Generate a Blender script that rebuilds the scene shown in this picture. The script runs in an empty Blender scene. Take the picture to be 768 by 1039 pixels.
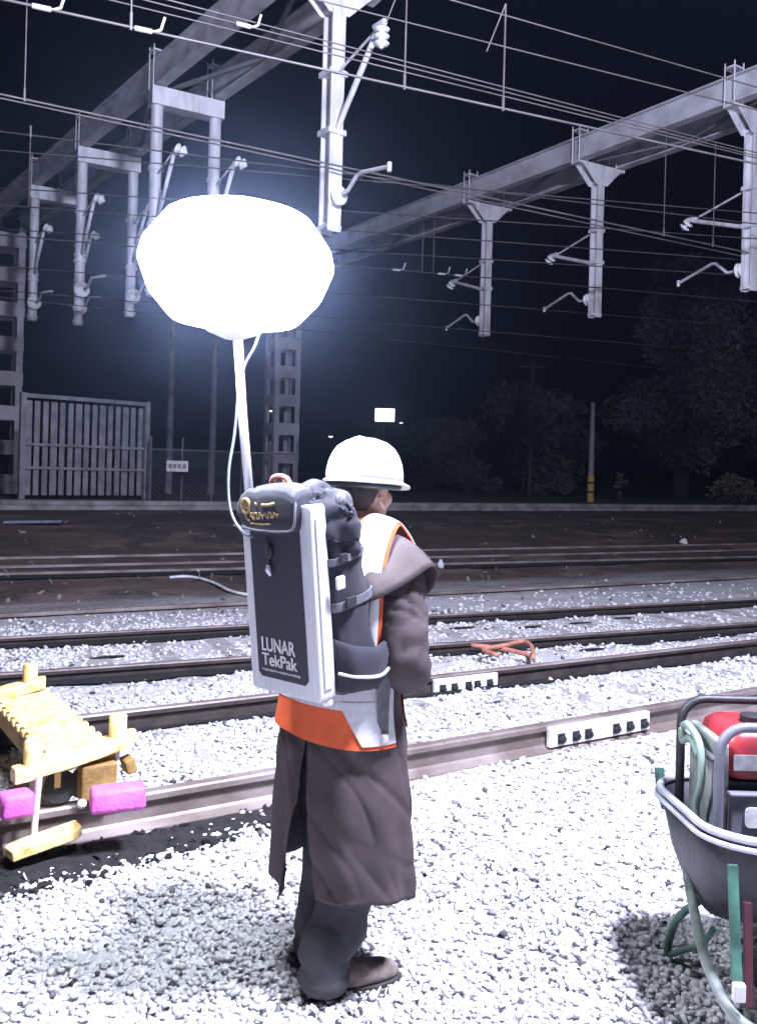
import bpy, bmesh, math, random
import numpy as np
from mathutils import Vector, Matrix, Euler, noise

random.seed(7)
R = math.radians
scene = bpy.context.scene
COL = scene.collection
V = Vector

# ------------------------------------------------------------------ camera
F, CX, HY, CAMZ, ROLL = 900.0, 384.0, 480.0, 1.72, R(1.5)
cr, sr = math.cos(ROLL), math.sin(ROLL)
cam_d = bpy.data.cameras.new('camera')
cam_d.sensor_fit = 'HORIZONTAL'
cam_d.sensor_width = 36.0
cam_d.lens = 36.0 * F / 768.0
cam_d.shift_y = (HY - 519.5) / 768.0
cam_d.clip_start = 0.05
cam_d.clip_end = 2000
cam = bpy.data.objects.new('camera', cam_d)
COL.objects.link(cam)
cam.matrix_world = Matrix.Translation((0, 0, CAMZ)) @ Matrix.Rotation(R(90), 4, 'X') @ Matrix.Rotation(ROLL, 4, 'Z')
scene.camera = cam


def unroll(px, py):
    ix, iy = px - CX, py - HY
    return cr * ix + sr * iy, sr * ix - cr * iy          # right, up (pixels)


def at(px, py, d):
    x, z = unroll(px, py)
    return V((x * d / F, d, CAMZ + z * d / F))


def on_plane(px, py, z):
    x, u = unroll(px, py)
    d = (z - CAMZ) * F / u
    return V((x * d / F, d, z))


# ------------------------------------------------------------------ terrain
TDIR = V((math.cos(R(30)), math.sin(R(30)), 0))
NDIR = V((-math.sin(R(30)), math.cos(R(30)), 0))
EDGE_S = 19.9


def sm(a, b, x):
    t = min(1, max(0, (x - a) / (b - a)))
    return t * t * (3 - 2 * t)


def ground_z(x, y):
    s = x * NDIR.x + y * NDIR.y
    z = 0.75 * sm(9.6, 19.0, s)
    return z


def on_ground(px, py, lift=0.0):
    lo, hi = 1.5, 60.0
    for _ in range(60):
        m = (lo + hi) / 2
        p = at(px, py, m)
        if p.z > ground_z(p.x, p.y) + lift:
            lo = m
        else:
            hi = m
    return at(px, py, lo)


# ------------------------------------------------------------------ materials
def new_mat(name):
    m = bpy.data.materials.new(name)
    m.use_nodes = True
    nt = m.node_tree
    return m, nt, nt.nodes['Principled BSDF']


def mat(name, c, rough=0.6, metal=0.0, c2=None, scale=8.0, bump=0.0, bscale=60.0, detail=6, stretch=None, spread=(0.35, 0.65), sheen=0.0):
    m, nt, b = new_mat(name)
    b.inputs['Roughness'].default_value = rough
    b.inputs['Metallic'].default_value = metal
    if sheen:
        b.inputs['Sheen Weight'].default_value = sheen
    tc = nt.nodes.new('ShaderNodeTexCoord')
    src = tc.outputs['Object']
    if stretch:
        mp = nt.nodes.new('ShaderNodeMapping')
        mp.inputs['Scale'].default_value = stretch
        nt.links.new(src, mp.inputs['Vector'])
        src = mp.outputs['Vector']
    c2 = c2 or tuple(v * 0.72 for v in c)
    n = nt.nodes.new('ShaderNodeTexNoise')
    n.inputs['Scale'].default_value = scale
    n.inputs['Detail'].default_value = detail
    nt.links.new(src, n.inputs['Vector'])
    rp = nt.nodes.new('ShaderNodeValToRGB')
    rp.color_ramp.elements[0].position = spread[0]
    rp.color_ramp.elements[1].position = spread[1]
    rp.color_ramp.elements[0].color = (*c2, 1)
    rp.color_ramp.elements[1].color = (*c, 1)
    nt.links.new(n.outputs['Fac'], rp.inputs['Fac'])
    nt.links.new(rp.outputs['Color'], b.inputs['Base Color'])
    if bump:
        n2 = nt.nodes.new('ShaderNodeTexNoise')
        n2.inputs['Scale'].default_value = bscale
        n2.inputs['Detail'].default_value = 5
        nt.links.new(src, n2.inputs['Vector'])
        bp = nt.nodes.new('ShaderNodeBump')
        bp.inputs['Strength'].default_value = bump
        bp.inputs['Distance'].default_value = 0.02
        nt.links.new(n2.outputs['Fac'], bp.inputs['Height'])
        nt.links.new(bp.outputs['Normal'], b.inputs['Normal'])
    return m


def emit(name, c, strength):
    m, nt, b = new_mat(name)
    b.inputs['Base Color'].default_value = (0.85, 0.85, 0.85, 1)
    b.inputs['Emission Color'].default_value = (*c, 1)
    b.inputs['Emission Strength'].default_value = strength
    b.inputs['Roughness'].default_value = 0.6
    return m


M = {}
M['steel'] = mat('galvanised_steel', (0.58, 0.58, 0.61), 0.55, 0.1, (0.36, 0.35, 0.36), 5.0, 0.2, 40, stretch=(1.6, 1.6, .35), spread=(0.3, 0.55))
M['girder'] = mat('painted_girder', (0.46, 0.46, 0.50), 0.6, 0.1, (0.26, 0.255, 0.27), 2.5, 0.2, 30, spread=(0.3, 0.58))
M['girder_grime'] = mat('grimy_girder', (0.15, 0.15, 0.17), 0.7, 0.0, (0.09, 0.09, 0.10), 1.5, 0.15, 30)
M['column'] = mat('column_paint', (0.42, 0.42, 0.45), 0.65, 0.0, (0.25, 0.24, 0.25), 1.2, 0.2, 20)
M['porcelain'] = mat('porcelain', (0.75, 0.77, 0.76), 0.2, 0.0, (0.6, 0.62, 0.6), 20)
M['wire'] = mat('weathered_copper_wire', (0.15, 0.135, 0.135), 0.55, 0.3, (0.09, 0.08, 0.08), 3)
M['wire_dim'] = mat('dark_wire', (0.06, 0.055, 0.055), 0.6, 0.2, (0.035, 0.03, 0.03), 3)  # darker copy of the wire, used on the faint far wires
M['rail_top'] = mat('worn_rail', (0.33, 0.28, 0.265), 0.5, 0.2, (0.15, 0.115, 0.10), 2.0, 0.25, 40, stretch=(1, 1, 1))
M['rail_web'] = mat('rusty_web', (0.055, 0.04, 0.036), 0.8, 0, (0.025, 0.018, 0.016), 6, 0.3, 40)
M['sleeper'] = mat('concrete_sleeper', (0.40, 0.39, 0.38), 0.9, 0, (0.24, 0.22, 0.21), 5, 0.4, 50)
M['white_paint'] = mat('white_paint', (0.80, 0.80, 0.79), 0.5, 0, (0.62, 0.61, 0.6), 12, 0.1, 60)
M['black'] = mat('black_plastic', (0.025, 0.025, 0.03), 0.5, 0, (0.015, 0.015, 0.018), 20, 0.1, 100)
M['coat'] = mat('oilskin_coat', (0.088, 0.068, 0.070), 0.7, 0, (0.042, 0.033, 0.034), 7, 0.22, 420, spread=(0.25, 0.75))
M['coat'].node_tree.nodes['Principled BSDF'].inputs['Specular IOR Level'].default_value = 0.18
M['trouser'] = mat('work_trousers', (0.052, 0.050, 0.056), 0.85, 0, (0.026, 0.025, 0.03), 7, 0.3, 260)
M['boot'] = mat('dusty_boot', (0.26, 0.21, 0.18), 0.8, 0, (0.09, 0.07, 0.06), 14, 0.3, 90)
M['sole'] = mat('boot_sole', (0.05, 0.045, 0.04), 0.8)
M['skin'] = mat('skin', (0.52, 0.32, 0.25), 0.5, 0, (0.45, 0.25, 0.19), 18, 0.1, 200)
M['hair'] = mat('dark_hair', (0.035, 0.024, 0.02), 0.65, 0, (0.018, 0.012, 0.01), 60, 0.6, 300, stretch=(1, 1, 0.3))
M['helmet'] = mat('white_helmet', (0.82, 0.82, 0.82), 0.28, 0, (0.74, 0.74, 0.73), 12)
M['orange'] = mat('orange_vest', (0.80, 0.13, 0.035), 0.75, 0, (0.66, 0.10, 0.03), 9, 0.25, 250)
M['reflective'] = mat('reflective_tape', (0.74, 0.74, 0.76), 0.35, 0.1, (0.62, 0.62, 0.65), 30, 0.2, 260)
M['alu'] = mat('brushed_aluminium', (0.70, 0.70, 0.73), 0.38, 0.35, (0.60, 0.60, 0.64), 6, 0.06, 120, stretch=(30, 30, 1))
M['panel'] = mat('navy_black_panel', (0.016, 0.018, 0.033), 0.42, 0, (0.017, 0.018, 0.032), 10, 0.05, 200)
M['nylon'] = mat('black_nylon', (0.020, 0.020, 0.032), 0.85, 0, (0.012, 0.012, 0.02), 9, 0.1, 300, sheen=0.1)
M['grey_web'] = mat('grey_webbing', (0.13, 0.135, 0.15), 0.8, 0, (0.09, 0.09, 0.1), 40, 0.3, 300)
M['letter'] = mat('white_lettering', (0.75, 0.75, 0.75), 0.5)
M['gold'] = mat('gold_embroidery', (0.42, 0.30, 0.13), 0.6, 0, (0.2, 0.13, 0.05), 60, 0.3, 200)
M['pole'] = mat('pole_aluminium', (0.75, 0.75, 0.78), 0.3, 0.4, (0.66, 0.66, 0.70), 8)
M['cable'] = mat('grey_blue_cable', (0.20, 0.23, 0.30), 0.5)
M['yellow'] = mat('yellow_paint', (0.84, 0.64, 0.26), 0.5, 0, (0.50, 0.32, 0.10), 16, 0.2, 60, spread=(0.30, 0.48))
M['ochre'] = mat('rust_and_shade_yellow', (0.32, 0.19, 0.05), 0.7, 0, (0.16, 0.09, 0.03), 10, 0.3, 50)
M['magenta'] = mat('magenta_foam', (0.68, 0.14, 0.50), 0.75, 0, (0.55, 0.1, 0.42), 10, 0.3, 60)
M['green'] = mat('green_paint', (0.055, 0.155, 0.11), 0.5, 0, (0.02, 0.055, 0.04), 14, 0.1, 50)
M['tray'] = mat('grey_barrow_tray', (0.034, 0.034, 0.042), 0.55, 0.0, (0.014, 0.014, 0.017), 5, 0.2, 40)
M['tray_rim'] = mat('worn_tray_rim', (0.52, 0.52, 0.58), 0.45, 0.2, (0.35, 0.35, 0.4), 8, 0.1, 60)
M['frame_tube'] = mat('pale_frame_tube', (0.30, 0.31, 0.30), 0.5, 0.1, (0.10, 0.13, 0.115), 9)
M['red'] = mat('red_paint', (0.32, 0.028, 0.034), 0.4, 0, (0.17, 0.016, 0.022), 9, 0.05, 60)
M['dark_red'] = mat('dark_red_paint', (0.05, 0.006, 0.012), 0.6)
M['silver'] = mat('silver_label', (0.55, 0.54, 0.56), 0.35, 0.3, (0.35, 0.34, 0.36), 40)
M['panel_grey'] = mat('grey_control_panel', (0.16, 0.16, 0.19), 0.5)
M['rubber'] = mat('rubber', (0.02, 0.02, 0.02), 0.85, 0, (0.03, 0.028, 0.026), 20, 0.3, 60)
M['rust_orange'] = mat('orange_rust', (0.52, 0.23, 0.16), 0.7, 0, (0.38, 0.15, 0.10), 20, 0.3, 80)
M['fence'] = mat('fence_steel', (0.27, 0.27, 0.29), 0.65, 0.1, (0.16, 0.16, 0.18), 4, 0.2, 40)
M['coping'] = mat('coping_concrete', (0.36, 0.35, 0.35), 0.85, 0, (0.15, 0.145, 0.14), 3, 0.3, 30)
M['bark'] = mat('bark', (0.09, 0.075, 0.065), 0.9, 0, (0.05, 0.04, 0.035), 6, 0.6, 20)
M['leaf'] = mat('leaf', (0.115, 0.125, 0.125), 0.7, 0, (0.05, 0.058, 0.05), 0.7)
M['leaf_pale'] = mat('pale_leaf', (0.17, 0.16, 0.12), 0.8, 0, (0.1, 0.095, 0.07), 2.0)
M['bollard_yellow'] = mat('yellow_band', (0.62, 0.36, 0.08), 0.6)
M['litter'] = mat('white_litter', (0.75, 0.75, 0.76), 0.5)
M['blue_rag'] = mat('slate_sheet', (0.20, 0.22, 0.30), 0.6)

# ------------------------------------------------------------------ object helpers
WM = {}


def link(o, parent=None):
    COL.objects.link(o)
    if parent is not None:
        o.parent = parent
        WM[o.name] = WM[parent.name]
    else:
        WM[o.name] = Matrix.Identity(4)
    return o


def props(o, label=None, cat=None, group=None, kind=None):
    for k, v in (('label', label), ('category', cat), ('group', group), ('kind', kind)):
        if v:
            o[k] = v
    return o


def thing(name, label, cat, m=None, group=None):
    o = bpy.data.objects.new(name, None)
    o.empty_display_size = 0.1
    COL.objects.link(o)
    m = m if isinstance(m, Matrix) else Matrix.Translation(m if m is not None else (0, 0, 0))
    o.matrix_world = m
    WM[o.name] = m.copy()
    return props(o, label, cat, group)


def obj(name, bm, material, parent=None, smooth=False, bevel=0.0, label=None, space='world', sub=0, angle=None):
    """one mesh object; space 'world' re-expresses world coordinates in the parent's frame, 'local' takes them as they are"""
    me = bpy.data.meshes.new(name)
    if parent is not None and space == 'world':
        bmesh.ops.transform(bm, matrix=WM[parent.name].inverted(), verts=bm.verts)
    bmesh.ops.recalc_face_normals(bm, faces=bm.faces)
    bm.to_mesh(me)
    bm.free()
    for m in (material if isinstance(material, (list, tuple)) else [material]):
        me.materials.append(m)
    if smooth:
        me.polygons.foreach_set('use_smooth', [True] * len(me.polygons))
        if angle:
            try:
                me.set_sharp_from_angle(angle=R(angle))
            except Exception:
                pass
    o = bpy.data.objects.new(name, me)
    link(o, parent)
    if bevel:
        b = o.modifiers.new('bevel', 'BEVEL')
        b.width = bevel
        b.segments = 2
        b.limit_method = 'ANGLE'
        b.angle_limit = R(40)
    if sub:
        s = o.modifiers.new('subsurf', 'SUBSURF')
        s.levels = s.render_levels = sub
    if label:
        o['label'] = label
    return o


def BM():
    return bmesh.new()


def box(bm, c, size, m=None):
    ret = bmesh.ops.create_cube(bm, size=1.0)
    mm = Matrix.Translation(c) @ Matrix.Diagonal((*size, 1))
    if m is not None:
        mm = m @ mm
    bmesh.ops.transform(bm, matrix=mm, verts=ret['verts'])
    return ret['verts']


def frame_from(p0, p1, up=V((0, 0, 1))):
    d = (p1 - p0)
    z = d.normalized()
    if abs(z.dot(up)) > 0.99:
        up = V((0, 1, 0))
    x = up.cross(z).normalized()
    y = z.cross(x)
    return Matrix(((x.x, y.x, z.x, p0.x), (x.y, y.y, z.y, p0.y), (x.z, y.z, z.z, p0.z), (0, 0, 0, 1))), d.length


def bar(bm, p0, p1, w, h, up=V((0, 0, 1))):
    """box section bar; h along up, w across"""
    m, L = frame_from(V(p0), V(p1), up)
    return box(bm, (0, 0, L / 2), (w, h, L), m)


def loft(bm, rings, closed=True, cap0=False, cap1=False):
    vs = [[bm.verts.new(p) for p in r] for r in rings]
    n = len(rings[0])
    for a, b in zip(vs[:-1], vs[1:]):
        for i in range(n if closed else n - 1):
            j = (i + 1) % n
            try:
                bm.faces.new((a[i], a[j], b[j], b[i]))
            except ValueError:
                pass
    if cap0:
        bm.faces.new(vs[0])
    if cap1:
        bm.faces.new(vs[-1])
    return vs


def spline(pts, n=6):
    pts = [V(p) for p in pts]
    if len(pts) < 3:
        return pts
    out = []
    P = [pts[0] * 2 - pts[1]] + pts + [pts[-1] * 2 - pts[-2]]
    for i in range(1, len(P) - 2):
        for k in range(n):
            t = k / n
            a, b, c, d = P[i - 1], P[i], P[i + 1], P[i + 2]
            out.append(0.5 * ((2 * b) + (c - a) * t + (2 * a - 5 * b + 4 * c - d) * t * t + (3 * b - a - 3 * c + d) * t ** 3))
    out.append(pts[-1])
    return out


def tube(bm, pts, r, seg=8, cap=True, closed=False):
    pts = [V(p) for p in pts]
    n = len(pts)
    rr = r if isinstance(r, (list, tuple)) else [r] * n
    rings = []
    x = None
    for i, p in enumerate(pts):
        if closed:
            t = (pts[(i + 1) % n] - pts[i - 1]).normalized()
        else:
            t = (pts[min(i + 1, n - 1)] - pts[max(i - 1, 0)]).normalized()
        if x is None:
            up = V((0, 0, 1)) if abs(t.z) < 0.9 else V((1, 0, 0))
            x = up.cross(t).normalized()
        else:
            x = (x - t * x.dot(t)).normalized()
        y = t.cross(x)
        rings.append([p + (x * math.cos(2 * math.pi * k / seg) + y * math.sin(2 * math.pi * k / seg)) * rr[i] for k in range(seg)])
    if closed:
        rings.append(rings[0])
        vs = [[bm.verts.new(p) for p in q] for q in rings[:-1]]
        for i in range(n):
            a, b = vs[i], vs[(i + 1) % n]
            for k in range(seg):
                bm.faces.new((a[k], a[(k + 1) % seg], b[(k + 1) % seg], b[k]))
        return
    loft(bm, rings, True, cap, cap)


def lathe(bm, prof, m=None, seg=24, phase=0.0):
    """prof: (r, z) from bottom to top"""
    m = m or Matrix.Identity(4)
    rings = []
    for r, z in prof:
        r = max(r, 1e-4)
        rings.append([m @ V((r * math.cos(phase + 2 * math.pi * k / seg), r * math.sin(phase + 2 * math.pi * k / seg), z)) for k in range(seg)])
    loft(bm, rings, True, True, True)


def rounded_rect(w, h, r, n=5):
    out = []
    for cx, cy, a0 in ((w / 2 - r, h / 2 - r, 0), (-w / 2 + r, h / 2 - r, 90), (-w / 2 + r, -h / 2 + r, 180), (w / 2 - r, -h / 2 + r, 270)):
        for k in range(n + 1):
            a = R(a0 + 90 * k / n)
            out.append((cx + r * math.cos(a), cy + r * math.sin(a)))
    return out


def axis_matrix(p, z):
    m, _ = frame_from(V(p), V(p) + V(z))
    return m


def text_mesh(bm, s, size, m, thick=0.001, xscale=1.0):
    c = bpy.data.curves.new('lettering_curve', 'FONT')
    c.body = s
    c.size = size
    c.extrude = thick
    c.offset = size * 0.012
    c.align_x = 'LEFT'
    o = bpy.data.objects.new('lettering_curve', c)
    COL.objects.link(o)
    dg = bpy.context.evaluated_depsgraph_get()
    me = bpy.data.meshes.new_from_object(o.evaluated_get(dg))
    bpy.data.objects.remove(o)
    bpy.data.curves.remove(c)
    k = len(bm.verts)
    xs = [v.co.x for v in me.vertices]
    me.transform(m @ Matrix.Diagonal((xscale, 1, 1, 1)))
    bm.from_mesh(me)
    bpy.data.meshes.remove(me)
    return max(xs) * xscale


def dup(o, parent=None):
    c = o.copy()
    COL.objects.link(c)
    if parent is not None:
        c.parent = parent
    for ch in list(o.children):
        dup(ch, c)
    return c


def jitter(bm, amp, scale, seed=0.0, axis=None):
    for v in bm.verts:
        n = noise.noise_vector(v.co * scale + V((seed, seed * 1.7, seed * 0.3)))
        if axis:
            n = V((n.x * axis[0], n.y * axis[1], n.z * axis[2]))
        v.co += n * amp


# ================================================================== GROUND
def build_ground():
    # s = distance across the tracks; finer rows where the yard rises
    ss = [-160, -60, -20, -6] + [-3 + 0.5 * i for i in range(46)] + [EDGE_S + 0.0]
    ts = [-400, -150, -70, -40] + [-25 + 1.0 * i for i in range(66)] + [60, 90, 160, 400]
    bm = BM()
    rows = []
    for s in ss:
        row = []
        for t in ts:
            p = TDIR * t + NDIR * s
            z = ground_z(p.x, p.y)
            if 8 < s < EDGE_S:
                z += 0.025 * noise.noise(V((p.x * 0.8, p.y * 0.8, 3)))
            row.append(V((p.x, p.y, z)))
        rows.append(row)
    loft(bm, rows, closed=False)
    m, nt, b = new_mat('yard_ballast_and_soil')
    b.inputs['Roughness'].default_value = 0.9
    N, L = nt.nodes, nt.links
    geo = N.new('ShaderNodeNewGeometry')

    def dot(vec):
        d = N.new('ShaderNodeVectorMath')
        d.operation = 'DOT_PRODUCT'
        L.new(geo.outputs['Position'], d.inputs[0])
        d.inputs[1].default_value = vec
        return d.outputs['Value']
    s_ = dot(NDIR)

    def nz(scale, detail=8, vec=None):
        n = N.new('ShaderNodeTexNoise')
        n.inputs['Scale'].default_value = scale
        n.inputs['Detail'].default_value = detail
        L.new(vec or geo.outputs['Position'], n.inputs['Vector'])
        return n.outputs['Fac']

    def ramp(fac, stops):
        r = N.new('ShaderNodeValToRGB')
        e = r.color_ramp.elements
        while len(e) < len(stops):
            e.new(0.5)
        for el, (p, c) in zip(e, stops):
            el.position = p
            el.color = (*c, 1)
        L.new(fac, r.inputs['Fac'])
        return r.outputs['Color']

    def mth(op, a, bb):
        q = N.new('ShaderNodeMath')
        q.operation = op
        for i, v in enumerate((a, bb)):
            if isinstance(v, (int, float)):
                q.inputs[i].default_value = v
            else:
                L.new(v, q.inputs[i])
        return q.outputs[0]

    def mixc(fac, a, bb):
        q = N.new('ShaderNodeMix')
        q.data_type = 'RGBA'
        L.new(fac, q.inputs['Factor'])
        L.new(a, q.inputs['A'])
        L.new(bb, q.inputs['B'])
        return q.outputs['Result']
    # stretched coordinate along the tracks for streaks of dirt
    mp = N.new('ShaderNodeMapping')
    mp.vector_type = 'TEXTURE'
    mp.inputs['Rotation'].default_value = (0, 0, R(30))
    mp.inputs['Scale'].default_value = (7, 1, 1)
    L.new(geo.outputs['Position'], mp.inputs['Vector'])
    ballast = ramp(nz(24), [(0.28, (0.08, 0.078, 0.08)), (0.36, (0.40, 0.395, 0.405)), (0.6, (0.56, 0.55, 0.56))])
    dust = ramp(nz(3.0), [(0.3, (0.30, 0.29, 0.30)), (0.60, (0.58, 0.57, 0.58))])
    mid = mixc(ramp(nz(2.2, 6, mp.outputs['Vector']), [(0.40, (0, 0, 0)), (0.56, (1, 1, 1))]), dust, ballast)
    soil = ramp(nz(2.2, 8, mp.outputs['Vector']), [(0.3, (0.045, 0.03, 0.025)), (0.5, (0.10, 0.068, 0.055)), (0.72, (0.20, 0.15, 0.125))])
    soil2 = ramp(nz(9), [(0.35, (0.03, 0.022, 0.018)), (0.65, (0.085, 0.062, 0.05))])
    soilm = mixc(ramp(nz(1.2), [(0.45, (0, 0, 0)), (0.55, (1, 1, 1))]), soil, soil2)
    wob = mth('MULTIPLY', mth('SUBTRACT', nz(1.6, 5, mp.outputs['Vector']), 0.5), 2.2)
    f = N.new('ShaderNodeMapRange')
    L.new(mth('ADD', s_, wob), f.inputs['Value'])
    f.inputs['From Min'].default_value = 9.7
    f.inputs['From Max'].default_value = 11.6
    near_mid = N.new('ShaderNodeMapRange')
    L.new(s_, near_mid.inputs['Value'])
    near_mid.inputs['From Min'].default_value = 5.6
    near_mid.inputs['From Max'].default_value = 7.0
    c = mixc(near_mid.outputs['Result'], ballast, mid)
    c = mixc(f.outputs['Result'], c, soilm)
    L.new(c, b.inputs['Base Color'])
    bp = N.new('ShaderNodeBump')
    bp.inputs['Strength'].default_value = 0.9
    bp.inputs['Distance'].default_value = 0.05
    L.new(nz(16), bp.inputs['Height'])
    L.new(bp.outputs['Normal'], b.inputs['Normal'])
    g = obj('ground', bm, m)
    props(g, kind='structure')
    # platform edge and the land behind it
    bm = BM()
    prof = [(EDGE_S, -0.3), (EDGE_S, 0.86), (EDGE_S - 0.04, 0.862), (EDGE_S - 0.04, 0.95), (EDGE_S + 0.55, 0.955), (EDGE_S + 0.56, -0.3)]
    loft(bm, [[TDIR * t + NDIR * s + V((0, 0, z)) for s, z in prof] for t in [-120 + 3 * i for i in range(81)]], True, True, True)
    o = obj('platform_edge', bm, M['coping'])
    props(o, kind='structure')
    bm = BM()
    loft(bm, [[TDIR * t + NDIR * s + V((0, 0, 0.93)) for t in (-500, -100, -40, 0, 40, 100, 500)] for s in (EDGE_S + 0.556, 30, 60, 120, 700)], False)
    o = obj('land', bm, mat('dark_land', (0.055, 0.05, 0.042), 0.95, 0, (0.03, 0.028, 0.024), 1.2, 0.5, 6))
    props(o, kind='structure')


build_ground()

# ================================================================== TRACKS
RAIL_PROF = [(-.075, 0), (.075, 0), (.075, .012), (.02, .03), (.010, .042), (.010, .118), (.016, .128), (.036, .134), (.036, .160), (.028, .17),
             (-.028, .17), (-.036, .160), (-.036, .134), (-.016, .128), (-.010, .118), (-.010, .042), (-.02, .03), (-.075, .012)]
LINES = []


def rail_line(p1, p2, vis):
    return on_ground(*p1, lift=vis), on_ground(*p2, lift=vis)


def rail_bm(a, b, back, fwd, vis, step=0.8):
    bm = BM()
    d = V((b.x - a.x, b.y - a.y, 0))
    L = d.length
    d.normalize()
    n = V((-d.y, d.x, 0))
    rings = []
    k = int((L + back + fwd) / step) + 1
    for i in range(k + 1):
        t = -back + (L + back + fwd) * i / k
        q = V((a.x, a.y, 0)) + d * t
        q.z = ground_z(q.x, q.y) + vis - 0.17
        rings.append([q + n * u + V((0, 0, w)) for u, w in RAIL_PROF])
    loft(bm, rings, True, True, True)
    bm.faces.ensure_lookup_table()
    if vis < .16:
        for f in bm.faces:
            cs = f.calc_center_median()
            top = ground_z(cs.x, cs.y) + vis
            if cs.z < top - .022:
                f.material_index = 1
    LINES.append((V((a.x, a.y, 0)), d))
    return bm


def track(label, r1, r2, va, vb, sl=None, back=12, fwd=25, group='railway tracks across the yard'):
    a, b = rail_line(*r1, va)
    t = thing('railway_track', label, 'track', V((a.x, a.y, ground_z(a.x, a.y))), group)
    A = obj('rail', rail_bm(a, b, back, fwd, va), [M['rail_top'], M['rail_web']], t)
    c, e = rail_line(*r2, vb)
    B = obj('rail', rail_bm(c, e, back, fwd, vb), [M['rail_top'], M['rail_web']], t)
    if sl:
        d = V((b.x - a.x, b.y - a.y, 0)).normalized()
        n = V((-d.y, d.x, 0))
        gauge = (c - a).dot(n)
        for i in range(sl[0], sl[1]):
            q = a + d * (i * 0.62 + random.uniform(-.03, .03)) + n * (gauge / 2)
            q.z = ground_z(q.x, q.y)
            bm = BM()
            bar(bm, q - n * 1.15 + V((0, 0, -.063)), q + n * 1.15 + V((0, 0, -.063)), 0.22, 0.14)
            obj('sleeper', bm, M['sleeper'], t, bevel=0.015)
    return t, A, B, (a, b), (c, e)


trackA, railA, railB, lineA, lineB = track('nearest railway track with the yellow trolley and white joint bars on its rails', ((145, 803), (768, 698)), ((62, 728), (768, 649)), .172, .14, (-7, 16))
trackC, railC, railD, lineC, lineD = track('second railway track, just beyond the orange bent bar', ((29, 681), (768, 631)), ((29, 645), (768, 607)), .10, .09, (-8, 18))
trackF, railF, railG, lineF, lineG = track('farthest railway track on the dark brown soil below the platform edge', ((0, 581), (768, 564)), ((0, 565), (768, 551)), .05, .045)
a, b = rail_line((0, 623), (768, 584), .06)
o = obj('rail', rail_bm(a, b, 14, 28, .06), [M['rail_top'], M['rail_web']])
props(o, 'single rail lying where the pale ballast meets the brown soil', 'rail')
a, b = rail_line((0, 574), (768, 557), .04)
o = obj('rail', rail_bm(a, b, 14, 28, .04), [M['rail_top'], M['rail_web']])
props(o, 'single dark rail lying between the two rails of the farthest track', 'rail')


def joint_bar(parent, px0, px1, line, vis, bolts):
    """white insulated joint bar bolted on the near side of a rail web"""
    (a, b) = line
    d = V((b.x - a.x, b.y - a.y, 0)).normalized()
    n = V((-d.y, d.x, 0))

    def hit(px):
        best = min((abs(proj(a + d * t)[0] - px), t) for t in [i * 0.01 for i in range(-200, 900)])
        return best[1]
    t0, t1 = hit(px0), hit(px1)
    q0, q1 = a + d * t0, a + d * t1
    zz = vis - 0.075
    q0.z = ground_z(q0.x, q0.y) + zz
    q1.z = ground_z(q1.x, q1.y) + zz
    off = -n * 0.048
    bm = BM()
    bar(bm, q0 + off, q1 + off, 0.035, 0.125)
    jb = obj('joint_bar', bm, M['white_paint'], parent, bevel=0.006, label='white painted joint bar with dark bolts')
    L = (q1 - q0).length
    for f in bolts:
        c = q0 + d * (f * L) - n * 0.066
        bm = BM()
        m = axis_matrix(c + V((0, 0, -0.012)), -n)
        box(bm, (0, 0, 0.004), (0.055, 0.062, 0.012), m)
        lathe(bm, [(0.024, 0.009), (0.024, 0.03), (0.012, 0.031), (0.012, 0.042)], m, 6)
        obj('bolt', bm, M['black'], jb)


def proj(p):
    x, z = p.x * F / p.y, (p.z - CAMZ) * F / p.y
    return CX + cr * x + sr * z, HY + sr * x - cr * z


joint_bar(railA, 551, 652, lineA, .172, (.1, .24, .36, .64, .78, .93))
joint_bar(railB, 436, 500, lineB, .135, (.12, .3, .52, .66, .86))

# ================================================================== BALLAST STONES
NA = V((-lineA[1].y + lineA[0].y, lineA[1].x - lineA[0].x, 0)).normalized()
DA = V((NA.y, -NA.x, 0))
CA = lineA[0].dot(NA)
EDGE_T = on_ground(268, 812).dot(DA)
PITS = [(538, 637), (588, 633), (633, 628), (601, 660), (653, 654), (696, 650), (737, 646), (110, 668), (470, 638)]
PITS = [on_ground(*p) for p in PITS]


def in_dirt_and_shade(x, y):
    p = V((x, y, 0))
    u, t = p.dot(NA) - CA, p.dot(DA) - EDGE_T
    w = noise.noise(V((x * 3, y * 3, 5))) * .12
    w2 = noise.noise(V((x * 9, y * 9, 2))) * .09
    if -.07 > u > -.20 + w * .9 + w2 + (t * .13 if t < 0 else t * .5) and t < .6:
        return True
    for li, (lp, ld_) in enumerate(LINES[1:5]):
        u = (x - lp.x) * -ld_.y + (y - lp.y) * ld_.x
        if -.24 < u < 0:
            t = (x - lp.x) * ld_.x + (y - lp.y) * ld_.y
            ww = .10 + .05 * li + .16 * noise.noise(V((t * .55, li * 7, 1)))
            if u > -ww:
                return True
    for q in PITS:
        d = p - q
        a, b = d.dot(TDIR), d.dot(NDIR)
        if (a / .15) ** 2 + (b / .05) ** 2 < 1 + w * 3:
            return True
    return False


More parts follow.
